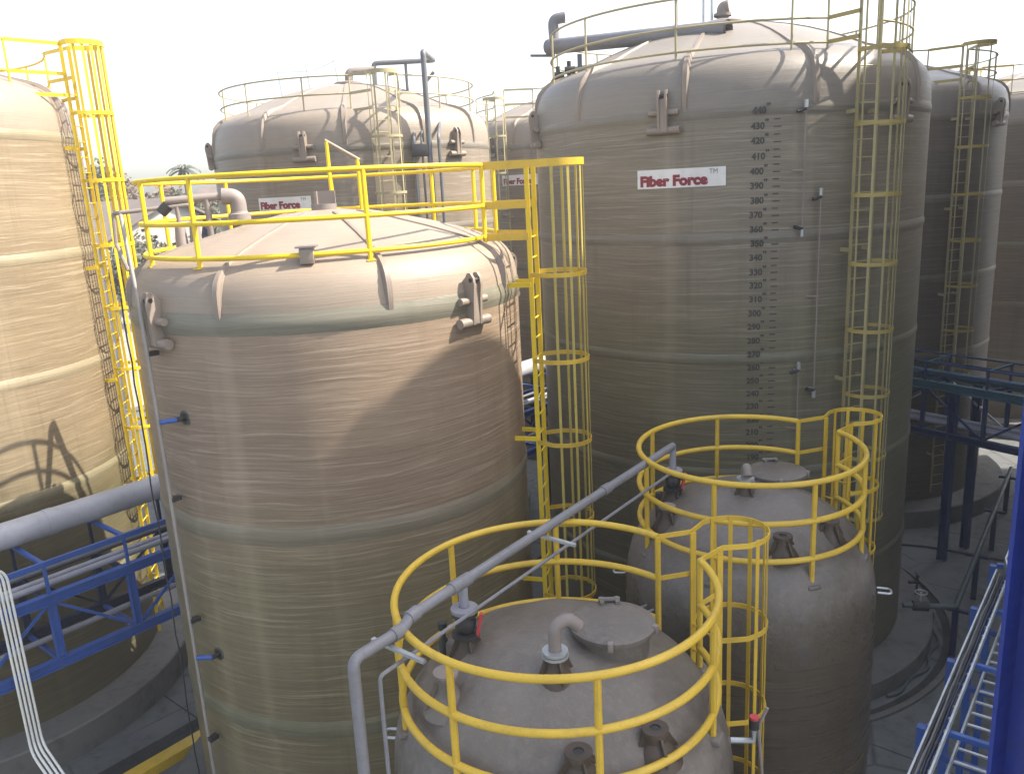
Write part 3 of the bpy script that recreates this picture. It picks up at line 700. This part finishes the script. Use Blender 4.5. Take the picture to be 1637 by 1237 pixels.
def small_tank(label, c, zoff, posts, gap, lad_az, hoops, rail_z, rail_r, plz):
    root = thing('dosing_tank', label, 'tank', (c[0], c[1], 0), 'small grey domed tanks')
    R = 1.65; d = zoff
    MB().lathe([(R - .01, 0), (R, .05), (R, 4.35 + d)], 96).build('tank_wall', FRP_D, root)
    pr = [(R, 4.35 + d), (1.648, 4.75 + d), (1.62, 4.98 + d), (1.575, 5.16 + d), (1.50, 5.33 + d), (1.40, 5.48 + d), (1.26, 5.63 + d), (1.08, 5.77 + d), (.86, 5.90 + d), (.6, 6.01 + d), (.3, 6.08 + d), (0, 6.10 + d)]
    m = MB().lathe(pr, 96)
    for v in m.bm.verts:
        n_ = .010 * sin(v.co.x * 5.1 + v.co.z * 3) + .008 * cos(v.co.y * 6.3 + 1) + .006 * sin(v.co.x * 11 + v.co.y * 9)
        if v.co.z > 4.7 + d: v.co += v.co.normalized() * n_
    m.build('dome', GEL, root)
    for z in (2.6, .9): band(root, R, z, FRP_D, .10, .02)
    railing(root, rail_r, rail_z, 5.30 + d, posts, gap, .036, YEL, .032)
    for a in posts: MB().box(pol(rail_r, a, 5.305 + d), .085, .09, .03, pol(1, a, 0), .025).build('rail_footing', GEL, root)
    ladder(root, R, lad_az, .3, rail_z[0], hoops, YEL, YEL, YEL, rail_r=rail_r, gap=gap, conn=(rail_z[0], rail_z[1]), connh=.05, toph=.055, nb=6, half=.21, off=.18, out=.74, wide=.36)
    for a in (-150, 172, -20, 100):
        e = pol(1, a, 0); t_ = pol(1, a + 90, 0); c0 = e * R + Z * (4.78 + d)
        MB().tube(fillet([c0, c0 + e * .16, c0 + e * .17 + Z * .0 - t_ * .14, c0 - t_ * .14], .05), .016, 8).build('lifting_eye', GALV, root)
    plinth(c, R + .45, GZ - .02, -.002, plz)
    return root
def dz(r):   # dome height at radius r (zoff 0)
    T_ = [(0, 6.10), (.3, 6.08), (.6, 6.01), (.86, 5.90), (1.08, 5.77), (1.26, 5.63), (1.4, 5.48), (1.5, 5.33), (1.575, 5.16), (1.65, 4.6)]
    for (a, za), (b, zb) in zip(T_, T_[1:]):
        if r <= b: return za + (zb - za) * (r - a) / (b - a)
    return 4.6
def top_gear(root, d, man, goose, valve, nozs, head, gh=.43, gd=(.22, .06)):
    x, y = man; z = dz(math.hypot(x, y)) + d
    m = MB(); m.lathe([(.34, -.14), (.34, .08), (.385, .09), (.385, .115)], 36, (x, y, z)); o = m.build('manhole', GEL, root)
    m = MB(); m.lathe([(.40, .118), (.40, .15), (.36, .165), (0, .175)], 36, (x, y, z)); o2 = m.build('manhole_lid', GEL, o)
    m = MB(); m.tube([(x - .09, y + .36, z + .19), (x + .12, y + .35, z + .19)], .025, 8); m.box((x - .06, y + .34, z + .17), .02, .06, .03); m.box((x + .09, y + .34, z + .17), .02, .06, .03); m.build('hinge', GEL, o)
    for a in (-100, -20, 160): MB().box(pol(.40, a, z + .13) + Vector((x, y, 0)), .03, .025, .045, pol(1, a, 0), .01).build('lid_clamp', DUSTP, o)
    x, y = goose; z = dz(math.hypot(x, y)) + d
    m = MB(); gusset(m, Vector((x, y, z - .05)), .12, .085, .2); g = m.build('vent_nozzle', RUST, root)
    MB().lathe([(.0, .15), (.12, .15), (.12, .175), (.075, .18), (.115, .185), (.115, .21), (0, .21)], 20, (x, y, z)).build('flange', GALV, g)
    MB().tube(fillet([(x, y, z + .2), (x, y, z + gh), (x + gd[0] * .55, y + gd[1] * .6, z + gh + .06), (x + gd[0], y + gd[1], z + gh - .04)], .09), .058, 14).build('vent_pipe', DUSTP, g)
    x, y = valve; valve_stack(root, x, y, dz(math.hypot(x, y)) + d, head)
    for i, (x, y, h, op, mt) in enumerate(nozs):
        nozzle(root, x, y, dz(math.hypot(x, y)) + d - .02, mt, h, .086, op)
D = (.30, 7.10); E_ = (3.09, 10.41)
td = small_tank('small grey domed tank nearest the camera inside a round yellow railing', D, 0, (-81, -128, -165, 134, 86, 40, 14, -28), (14, 40), 27,
    (6.50, 5.45, 4.45, 3.45, 2.5), (6.50, 6.02, 5.54), 1.5, 'round concrete plinth under the nearest small grey tank')
top_gear(td, 0, (.52, -.14), (-.045, -.62), (-.86, -.02), [(-1.03, -.50, .22, False, GEL), (.74, -1.10, .16, True, RUST), (.08, -1.33, .16, True, RUST)], 6.60)
te = small_tank('second small grey domed tank standing before the level scale', E_, .02, (92, 45, 18, -30, -75, -122, -168, 141), (18, 45), 31,
    (6.64, 5.6, 4.6, 3.6, 2.6), (6.64, 6.16, 5.68), 1.44, 'round concrete plinth under the second small grey tank')
top_gear(te, 0.0, (.50, .36), (-.10, -.22), (-.94, .33), [(-1.13, -.20, .2, False, RUST), (.09, -1.16, .17, True, RUST), (.79, -.82, .17, True, RUST)], 6.60, .34, (-.03, -.2))
# small bottles and cocks beside the big valve
for root, x, y in ((td, -1.10, .18), (te, -1.18, .1)):
    z = dz(math.hypot(x, y)) - .02
    m = MB(); m.lathe([(.05, 0), (.05, .16), (.025, .2), (.025, .28), (.045, .29), (.045, .36), (0, .36)], 14, (x, y, z)); m.build('sample_cock', IRON, root)
    MB().box((x + .12, y - .02, z + .08), .1, .06, .09, (1, -.3, 0), .03).build('nozzle_pad', GEL, root)

e = pol(1, -6, 0)
m = MB(); m.tube([e * 1.64 + Z * 4.86, e * 1.86 + Z * 4.86, e * 1.86 + Z * 5.02], .03, 8); o = m.build('side_cock', GALV, td)
MB().tube([e * 1.86 + Z * 5.0, e * 1.86 + Z * 5.10], .05, 12).build('valve', IRON, o); MB().tube([e * 1.86 + Z * 5.10, e * 1.86 + Z * 5.125], .045, 12).build('cap', RED, o)
MB().tube([e * 1.98 + Z * 5.22, e * 1.90 + Z * 5.02, e * 1.95 + Z * 4.4], .018, 8).build('hose', DUSTP, o)
# header pipe and thin tube from tank to tank
m = MB().tube(fillet([(2.15, 10.74, 6.60), (-.56, 7.08, 6.60), (-.98, 6.50, 6.60), (-1.05, 6.40, 6.53), (-1.40, 5.97, 6.53), (-1.44, 5.93, GZ)], .09, 5), .05, 14)
hp = tag(m.build('header_pipe', PVCM), 'grey plastic header pipe running over the tops of both small tanks', 'pipe')
for p, q in (((-.50, 7.16, 6.60), (-.66, 6.945, 6.60)), ((-.93, 6.575, 6.60), (-1.0, 6.475, 6.59)), ((-1.05, 6.40, 6.53), (-1.12, 6.31, 6.53)), ((1.0, 9.187, 6.60), (1.1, 9.32, 6.60))):
    MB().tube([p, q], .062, 14).build('pipe_coupling', PVCM, hp)
MB().tube([(-1.443, 5.927, 4.9), (-1.443, 5.927, GZ)], .056, 14).build('painted_riser', BLUE, hp)
for p in ((-1.15, 6.27, 6.46), (.25, 8.18, 6.53)): MB().strip([Vector(p) + Vector((-.16, .12, 0)), Vector(p) + Vector((.32, -.24, -.02))], .04, .03).build('pipe_support', GALV, hp)
m = MB().tube(fillet([(2.02, 10.3, 6.36), (-1.20, 5.98, 6.36), (-1.24, 5.93, GZ)], .05, 5), .018, 8)
tag(m.build('air_tube', PVCM), 'thin pale tube running just below the grey header pipe', 'tube')

# ------------------------------------------------------------------ left pipe rack
U = Vector((.645, .764, 0)); N = Vector((-.764, .645, 0))      # along the rack, and away from the camera side
P0 = Vector((-2.82, 13.43, 0)) + N * 3.5
def rk(t, off, z): return P0 + U * t + N * off + Z * z
def tof(x, y): return (Vector((x, y, 0)) - P0).dot(U)
t0, t1 = -8.6, 14.0
rack = thing('pipe_rack', 'blue steel pipe rack passing between the tan tank and the brown tank', 'pipe rack', (0, 0, 0))
for off in (0, 1.4):
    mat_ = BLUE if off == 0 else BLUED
    MB().ibeam(rk(t0, off, 3.81), rk(t1, off, 3.81), .14, .17, .018).build('girder', mat_, rack)
    MB().ibeam(rk(t0, off, 2.63), rk(t1, off, 2.63), .14, .17, .018).build('girder', mat_, rack)
    MB().strip([rk(t0, off, 4.43), rk(t1, off, 4.43)], .06, .09).build('top_rail', mat_, rack)
    t = -7.90; i = 1
    while t < t1:
        MB().strip([rk(t, off, 3.9), rk(t, off, 4.39)], .05, .05, U).build('rail_post', mat_, rack)
        MB().ibeam(rk(t, off, 2.72), rk(t, off, 3.72), .11, .13, .014, U).build('upright', mat_, rack)
        a, b = (2.74, 3.70) if i % 2 else (3.70, 2.74)
        MB().strip([rk(t + .08, off, a), rk(t + 1.28, off, b)], .04, .05).build('brace', mat_, rack)
        t += 1.36; i += 1
t = -7.90
while t < t1:
    for z, hh in ((4.43, .06), (2.63, .08)):
        MB().strip([rk(t, .03, z), rk(t, 1.37, z)], .07, hh).build('transom', BLUE, rack)
    MB().strip([rk(t + .02, .03, 3.70), rk(t + .02, 1.37, 3.70)], .07, .1).build('transom', BLUED, rack)
    t += 1.36
for t in (-7.6, 2.2, 12.0):
    for off in (0, 1.4): MB().ibeam(rk(t, off, GZ), rk(t, off, 2.54), .18, .2, .018, U).build('column', BLUED, rack)
def rackpipe(off, z, r, mat, label, tt=(t0, t1), coup=True):
    o = MB().tube([rk(tt[0], off, z), rk(tt[1], off, z)], r, 20).build('rack_pipe', mat)
    tag(o, label, 'pipe', 'pipes lying on the left rack')
    if coup:
        t = -6.2
        while t < tt[1] - 1: MB().tube([rk(t, off, z), rk(t + .16, off, z)], r * 1.04, 20).build('pipe_coupling', mat, o); t += 2.9
    return o
rackpipe(1.12, 4.72, .235, PVCL, 'thick pale grey pipe on top of the blue rack')
rackpipe(.30, 3.95, .055, PVC, 'upper slim grey pipe inside the blue rack, nearer the brown tank')
rackpipe(.50, 3.95, .055, PVC, 'slim grey pipe inside the blue rack, second from the brown tank')
rackpipe(.95, 3.95, .045, PVCD, 'dark slim pipe inside the blue rack, nearer the tan tank')
rackpipe(.75, 2.76, .05, PVC, 'lower slim grey pipe on the bottom transoms of the blue rack')
ap_ = Vector((-5.42, 15.55, 0))                        # unseen A-shaped stay behind the brown tank, inferred and shaped for its shadow
for sgn, d_ in ((-1, 0.0), (1, .06)):
    MB().strip([ap_ + N * d_ + Z * 9.88, ap_ + N * d_ + U * (.36 * sgn) + Z * 8.6, ap_ + N * d_ + U * (.50 * sgn) + Z * 8.0, ap_ + N * d_ + U * (.42 * sgn) + Z * 4.47], .09, .09, N).build('shadow_stay_leg', BLUED, rack)
# white conduits hanging in front of the rack
Vv = Vector((.764, -.645, 0))
for i in range(4):
    s = .062 * i; b = Vector((-8.30, 12.05, 0)) - N * .08 + U * (s - .05)
    pts = [b - U * 1.6 + Z * (4.78 - s * .2), b + Z * (4.78 - s * .2), b + Z * (1.42 + s * .5), b + Vv * (.9) + Z * (1.12 + s * .3), b + Vv * 3.6 + Z * (1.02 + s * .3)]
    o = MB().tube(fillet(pts, .28, 8), .021, 8).build('conduit', WHITEP)
    tag(o, ['white conduit hanging over the blue rack, outermost of four at left', 'white conduit hanging over the blue rack, second of four from the left', 'white conduit hanging over the blue rack, third of four from the left', 'white conduit hanging over the blue rack, rightmost of four'][i], 'conduit', 'white conduits in front of the rack')
b = Vector((-8.30, 12.05, 0)) - N * .08
sp = thing('conduit_support', 'low blue steel beam carrying the white conduits near the ground', 'beam', (0, 0, 0))
MB().ibeam(b + Vv * .5 + Z * .98, b + Vv * 3.7 + Z * .92, .12, .14, .015).build('beam', BLUE, sp)
for k in (1.0, 3.3): MB().ibeam(b + Vv * k + Z * GZ, b + Vv * k + Z * .87, .1, .1, .012, U).build('post', BLUED, sp)

# yellow kerb and drain channel beside the brown tank
y0 = Vector((-7.0, 14.05, 0))
m = MB().strip([y0 - U * 7 + Z * (GZ + .10), y0 + U * 1.35 + Z * (GZ + .10)], .30, .2); m.box(y0 + U * 1.43 + Z * (GZ + .10), .08, .15, .1, U, .02)
tag(m.build('kerb', YEL), 'yellow painted kerb on the ground left of the brown tank', 'kerb')
m = MB(); d0 = y0 + N * .55
v = [m.bm.verts.new(p) for p in (d0 - U * 7 - N * .28 + Z * (GZ + .004), d0 + U * 1.5 - N * .28 + Z * (GZ + .004), d0 + U * 1.5 + N * .28 + Z * (GZ + .004), d0 - U * 7 + N * .28 + Z * (GZ + .004))]
m.face(v, None, False); struct(m.build('drain_channel', TRENCH))
m = MB().tube([y0 + N * .2 - U * 2 + Z * (GZ + .1), y0 + N * .25 + U * 1.9 + Z * (GZ + .1), y0 + N * .2 + U * 1.95 + Z * (GZ + 2.6)], .02, 8)
tag(m.build('drain_pipe', DARKSTEEL), 'thin dark pipe beside the yellow kerb rising along the brown tank', 'pipe')

# ------------------------------------------------------------------ ground
m = MB(); v = [m.bm.verts.new((x, y, GZ)) for x, y in ((-600, -200), (600, -200), (600, 1400), (-600, 1400))]; m.face(v, None, False)
struct(m.build('ground', CONC))
# drain ring round the scaled tank
m = MB(); m.lathe([(5.12, GZ + .004), (5.30, GZ + .004)], 96); struct(m.build('drain_ring', TRENCH, None, (B[0], B[1], 0)))
m = MB(); m.lathe([(5.30, GZ - .01), (5.30, GZ + .06), (5.42, GZ + .06), (5.42, GZ - .01)], 96); tag(m.build('kerb', PLIN, None, (B[0], B[1], 0)), 'low curved concrete kerb ringing the plinth of the scaled tank', 'kerb')

# ------------------------------------------------------------------ right side bridge
bd = Vector((.559, -.829, 0)); bn = Vector((.829, .559, 0)); b0 = Vector((11.46, 20.66, 0))
def br(t, o, z): return b0 + bd * t + bn * o + Z * z
br_ = thing('pipe_bridge', 'dark blue truss bridge with handrails crossing behind the scaled tank at right', 'bridge', (0, 0, 0))
ta0, ta1 = -9.0, 3.6
for o in (0, 1.2):
    MB().ibeam(br(ta0, o, 4.42), br(ta1, o, 4.42), .16, .22, .02).build('girder', GIRDER, br_)
    MB().ibeam(br(ta0, o, 3.12), br(ta1, o, 3.12), .16, .18, .02).build('girder', BLUEM, br_)
    for z in (5.02, 4.78): MB().tube([br(ta0, o, z), br(ta1, o, z)], .028, 8).build('handrail', BLUEM, br_)
    t = ta0 + .2; i = 0
    while t < ta1:
        MB().strip([br(t, o, 4.53), br(t, o, 5.03)], .05, .05, bd).build('rail_post', BLUEM, br_)
        MB().strip([br(t, o, 3.2), br(t, o, 4.32)], .09, .09, bd).build('upright', BLUEM, br_)
        if t + 1.6 < ta1: MB().strip([br(t + .06, o, 4.3 if i % 2 else 3.24), br(t + 1.54, o, 3.24 if i % 2 else 4.3)], .05, .06).build('brace', GALV if o else BLUEM, br_)
        t += 1.6; i += 1
t = ta0 + .2
while t < ta1:
    MB().strip([br(t, .1, 4.42), br(t, 1.1, 4.42)], .08, .1).build('transom', BLUEM, br_); MB().strip([br(t, .05, 5.0), br(t + .02, 1.15, 5.0)], .05, .05).build('transom', GIRDER, br_); t += 1.6
for t in (0, -7.5):
    for o in (.02, 1.2): MB().ibeam(br(t, o, GZ), br(t, o, 4.31), .19, .19, .018, bd).build('column', BLUEM, br_)
for k, (o, z, r) in enumerate(((.35, 3.32, .06), (.55, 3.32, .05), (.8, 3.34, .075), (.6, 4.6, .09))):
    q = MB().tube([br(ta0, o, z), br(ta1, o, z)], r, 12).build('bridge_pipe', PVC if k != 3 else GIRDER)
    tag(q, ['grey pipe low on the dark blue bridge, nearest the camera', 'slim grey pipe low in the middle of the dark blue bridge', 'thicker grey pipe low at the back of the dark blue bridge', 'teal pipe lying on the deck of the dark blue bridge'][k], 'pipe', 'pipes on the blue bridge')

# alley pipe on posts with valve
ap = thing('drain_line', 'dark pipe on short posts running along the alley to the scaled tank', 'pipe', (0, 0, 0))
zp = .84
m = MB().tube(fillet([(8.25, 16.25, zp), (9.30, 16.05, zp), (9.30 + 10 * .60, 16.05 + 10 * .80, zp)], .12), .06, 12); m.build('pipe_run', DARKSTEEL, ap)
for k in (.05, 3.1, 6.3, 9.3):
    x, y = 9.30 + k * .60, 16.05 + k * .80
    MB().strip([(x, y, GZ), (x, y, zp - .06)], .12, .12, (.6, .8, 0)).build('post', BLUED, ap)
    MB().strip([(x - .2, y + .15, zp - .09), (x + .2, y - .15, zp - .09)], .1, .06).build('saddle', BLUED, ap)
MB().tube([(8.45, 16.2, zp), (8.75, 16.15, zp)], .11, 14).build('valve', IRON, ap)
m = MB(); m.tube([(8.6, 16.18, zp + .1), (8.6, 16.18, zp + .32)], .02, 8); m.tube([(8.6 + .12 * cos(i), 16.18 + .12 * sin(i), zp + .32) for i in [k * pi / 6 for k in range(12)]], .014, 6, True); m.build('hand_wheel', GALV, ap)
# loose stubs on the plinth and yard
def stub(label, x, y, h, arm):
    o = MB().tube([(x, y, GZ), (x, y, h)], .03, 8).build('standpipe', IRON); tag(o, label, 'standpipe')
    MB().tube([(x - arm, y, h - .18), (x + .06, y, h - .18)], .045, 10).build('valve', IRON, o)
    MB().strip([(x, y - .09, h), (x, y + .12, h + .03)], .03, .02).build('handle', DARKSTEEL, o)
stub('short dark standpipe with a valve beside the foot of the second small tank', 5.75, 12.6, .75, .28)
stub('black standpipe with lever on the plinth edge of the scaled tank', 9.55, 18.2, .5, .2)
m = MB(); pts = []
for i in range(24):
    u = i / 23; pts.append((10.6 + 3.4 * u, 21.7 - 1.6 * u + .15 * sin(u * 7), GZ + .03))
m.tube(pts, .03, 6); tag(m.build('hose', IRON), 'black hose lying on the concrete below the blue bridge', 'hose')
m = MB(); pts = []
for i in range(30):
    a = -62 + 58 * i / 29; r = 4.98 + .06 * sin(i * .9); pts.append(Vector((B[0], B[1], 0)) + pol(r, a, GZ + .035))
m.tube(pts, .035, 8); tag(m.build('hose', DARKSTEEL), 'dark hose curved round the plinth of the scaled tank', 'hose')

# ------------------------------------------------------------------ cable trays and blue column at lower right
ud = Vector((.623, .782, 0)); vd = Vector((.782, -.623, 0))
def tp(t, o, z): return Vector((4.43, 8.11, 0)) + ud * t + vd * o + Z * z
ZT = 4.0
fr = 0
for t in (-1.6, 0, 1.58, 3.16, 4.74):
    f = thing('tray_portal', ['blue portal frame under the cable trays, nearest the camera', 'blue portal frame under the cable trays, second from the camera', 'blue portal frame under the cable trays, third from the camera', 'blue portal frame under the bend of the trays', 'blue portal frame farthest along the cable trays'][fr], 'frame', (0, 0, 0), 'blue frames carrying the trays'); fr += 1
    MB().strip([tp(t, 0, GZ), tp(t, 0, ZT)], .09, .10, ud).build('post', BLUE, f)
    MB().strip([tp(t, 2.1, GZ), tp(t, 2.1, ZT)], .09, .10, ud).build('post', BLUE, f)
    MB().strip([tp(t, .05, ZT + .02), tp(t, 2.05, ZT + .02)], .06, .06).build('arm', BLUE, f)
    MB().strip([tp(t, .05, ZT - .32), tp(t, 2.05, ZT - .32)], .06, .06).build('arm', BLUE, f)
def tray(label, o0, o1, z, ta, tb, cables):
    r = thing('cable_tray', label, 'cable tray', (0, 0, 0), 'galvanised cable trays')
    for o in (o0, o1): MB().strip([tp(ta, o, z + .04), tp(tb, o, z + .04)], .022, .09).build('side_rail', GALV, r)
    t = ta + .1
    while t < tb:
        MB().strip([tp(t, o0, z + .01), tp(t, o1, z + .01)], .035, .02).build('rung', GALV, r); t += .26
    return r
tray('narrow galvanised cable tray full of black cables, closest to the blue posts', .10, .27, ZT + .06, -2.5, 4.3, 1)
tray('wide open galvanised cable tray with bare rungs beside the narrow one', .34, .85, ZT - .28, -2.5, 4.6, 0)
tray('raised galvanised cable tray farther along the alley', .24, .80, ZT + .42, 3.9, 11.0, 0)
m = MB()
r_ = thing('tray_bend', 'galvanised tray bend turning towards the blue column', 'cable tray', (0, 0, 0))
MB().strip(fillet([tp(3.9, .24, ZT + .46), tp(3.3, .38, ZT + .46), tp(2.9, 1.4, ZT + .46), tp(2.8, 2.4, ZT + .46)], .3), .02, .16).build('side_rail', GALV, r_)
MB().strip(fillet([tp(3.9, .80, ZT + .46), tp(3.55, 1.4, ZT + .46), tp(3.5, 2.4, ZT + .46)], .2), .02, .12).build('side_rail', GALV, r_)
for k in range(9): MB().strip([tp(2.85 + .04 * (8 - k), .9 + .18 * k, ZT + .41), tp(3.58, .98 + .17 * k, ZT + .41)], .03, .02).build('rung', GALV, r_)
for k in range(10):
    o = .13 + .030 * (k % 4); zc = ZT + .10 + .024 * (k // 4); m = MB()
    pts = [tp(-2.5 + .35 * i, o + random.uniform(-.008, .008), zc + random.uniform(-.004, .008)) for i in range(20)]
    m.tube(pts, .012, 6)
    c_ = tag(m.build('cable', [IRON, PVCD, IRON, BLUED][k % 4]), 'power cable lying in the narrow galvanised tray', 'cable', 'cables in the narrow tray')
pn = MB().strip([tp(-2.6, 1.02, ZT + .1), tp(2.1, 1.02, ZT + .1)], .02, .5, vd)
tag(pn.build('cover_plate', GALV), 'pale steel cover sheet lying beside the wide cable tray', 'sheet')
cc = Vector((2.675, 3.79, 0))
col_ = thing('steel_column', 'tall bright blue steel column close to the camera at the right edge', 'column', (0, 0, 0))
MB().ibeam(cc + Z * GZ, cc + Z * 12.6, .30, .30, .022, (.53, -.85, 0)).build('column_shaft', BLUEC, col_)
MB().box(cc + Z * (GZ + .02), .25, .25, .02, (.53, -.85, 0)).build('base_plate', BLUED, col_)
# ------------------------------------------------------------------ distance
def shed(label, cx, cy, wx, wy, eave, ridge, rot, wallm, roofm):
    root = thing('shed', label, 'building', (cx, cy, GZ)); root.rotation_euler = (0, 0, rot)
    a, b = wx / 2, wy / 2
    m = MB(); V = [m.bm.verts.new(p) for p in ((-a, -b, 0), (a, -b, 0), (a, -b, eave), (0, -b, ridge), (-a, -b, eave), (-a, b, 0), (a, b, 0), (a, b, eave), (0, b, ridge), (-a, b, eave))]
    for f in ((0, 1, 2, 3, 4), (9, 8, 7, 6, 5), (0, 4, 9, 5), (1, 6, 7, 2)): m.face([V[i] for i in f], None, False)
    m.build('wall', wallm, root)
    for s in (-1, 1):
        m = MB(); n_ = Vector((s * (ridge - eave), 0, a)).normalized()
        q = [Vector((0, -b - .4, ridge + .05)), Vector((s * (a + .5), -b - .4, eave - .5 * (ridge - eave) / a + .05)), Vector((s * (a + .5), b + .4, eave - .5 * (ridge - eave) / a + .05)), Vector((0, b + .4, ridge + .05))]
        lo = [m.bm.verts.new(p) for p in q]; hi = [m.bm.verts.new(p + n_ * .12) for p in q]
        m.face(lo[::-1], None, False); m.face(hi, None, False)
        for i in range(4): m.face((lo[i], lo[(i + 1) % 4], hi[(i + 1) % 4], hi[i]), None, False)
        m.build('roof', roofm, root)
    for x in (-a * .55, 0, a * .55):
        f = MB().box((x, -b - .03, eave * .72), .9, .04, .55, (1, 0, 0)).build('window', PVCD, root)
        MB().box((x, -b - .09, eave * .72 - .62), 1.0, .06, .05, (1, 0, 0)).build('sill', wallm, f)
    return root
shed('white walled shed far behind, between the tan tank and the brown tank', -21.5, 49, 8, 10, 8.6, 10.6, rad(48), WALLW, ROOFB)
shed('long brown roofed shed far behind the brown tank', -18, 68, 16, 12, 8.5, 11.4, rad(75), WALLW, ROOFB)
def tree(label, x, y, h, cr, leaf, n=1700, squash=.8, seed=0):
    rnd = random.Random(seed); root = thing('tree', label, 'tree', (x, y, GZ), 'trees beyond the tanks')
    m = MB(); top = h - cr * squash
    m.tube([(0, 0, 0), (.1, .05, top * .5), (-.05, .1, top)], .22, 8, scales=[1, .8, .55])
    blobs = []
    for k in range(9):
        a = rnd.uniform(0, 2 * pi); r = cr * rnd.uniform(.2, .72); z = top + cr * squash * rnd.uniform(-.55, .7)
        p = Vector((r * cos(a), r * sin(a), z)); blobs.append((p, cr * rnd.uniform(.28, .5))); m.tube([(0, 0, top * .8), p * .5 + Vector((0, 0, top * .45)), p], .09, 6, scales=[1, .7, .3])
    m.build('trunk', BARK, root)
    m = MB()
    for i in range(n):
        p, r = rnd.choice(blobs); d = Vector((rnd.gauss(0, 1), rnd.gauss(0, 1), rnd.gauss(0, .8))).normalized() * r * rnd.random() ** .4
        c = p + d; s = rnd.uniform(.10, .24); a = Vector((rnd.gauss(0, 1), rnd.gauss(0, 1), rnd.gauss(0, .6))).normalized(); b = a.orthogonal().normalized()
        vs = [m.bm.verts.new(c + a * s), m.bm.verts.new(c + b * s * .55), m.bm.verts.new(c - a * s), m.bm.verts.new(c - b * s * .55)]; m.face(vs, None, False)
    m.build('crown', leaf, root, sharp=None)
for i, (x, y, h, cr, lf, lb) in enumerate((
    (-23.6, 56, 12.2, 2.6, LEAFR, 'reddish brown leafed tree far off beside the yellow ladder'),
    (-20.9, 55, 11.6, 2.3, LEAF, 'dull green tree far off in front of the brown roof'),
    (-18.6, 54, 10.6, 2.2, LEAF, 'low dull green tree far off left of the pale tank'),
    (-27.5, 57, 13.2, 2.6, LEAF, 'tall green tree far off behind the yellow caged ladder'),
    (-15.8, 46, 9.4, 2.6, LEAF, 'bushy grey green tree far off behind the elbow vent'),
    (-18.4, 42, 8.9, 2.3, LEAF, 'leafy green tree far off in front of the white shed'),
    (-18.9, 63, 12.9, 1.7, LEAF, 'small crowned tree beside the far palm'))):
    tree(lb, x, y, h, cr, lf, 1500, .75, 11 + i)
pl_ = thing('palm_tree', 'distant palm with drooping fronds above the brown roof', 'tree', (-22.85, 62, GZ), 'trees beyond the tanks')
MB().tube([(0, 0, 0), (.15, 0, 6), (0, 0, 12.7)], .16, 8, scales=[1.2, .9, .8]).build('trunk', BARK, pl_)
m = MB(); rnd = random.Random(3)
for k in range(20):
    a = 2 * pi * k / 20 + rnd.uniform(-.1, .1); el = rnd.uniform(.1, 1.1); prev = None; L = 1.55
    for i in range(7):
        u = i / 6; r = L * u * cos(el) ; z = 12.7 + L * (u * sin(el) - .75 * u * u); e = Vector((cos(a), sin(a), 0)); t_ = Vector((-sin(a), cos(a), 0)); wd = .17 * sin(pi * min(.97, u * .85 + .12))
        q = [m.bm.verts.new(e * r + t_ * wd + Z * (z - .10)), m.bm.verts.new(e * r + Z * z), m.bm.verts.new(e * r - t_ * wd + Z * (z - .10))]
        if prev:
            for j in (0, 1): m.face((prev[j], prev[j + 1], q[j + 1], q[j]), None, False)
        prev = q
m.build('fronds', PALM, pl_, sharp=None)

# ------------------------------------------------------------------ haze
hm = bpy.data.materials.new('haze'); hm.use_nodes = True; ht = hm.node_tree; ht.nodes.clear()
ho = ht.nodes.new('ShaderNodeOutputMaterial'); hv = ht.nodes.new('ShaderNodeVolumePrincipled')
hv.inputs['Color'].default_value = (.96, .96, .97, 1); hv.inputs['Density'].default_value = .0017; hv.inputs['Anisotropy'].default_value = .2
ht.links.new(hv.outputs[0], ho.inputs['Volume'])
m = MB(); m.box((0, 55, 14.3), 90, 105, 15.7); hz_ = m.build('haze', hm); hz_['kind'] = 'stuff'
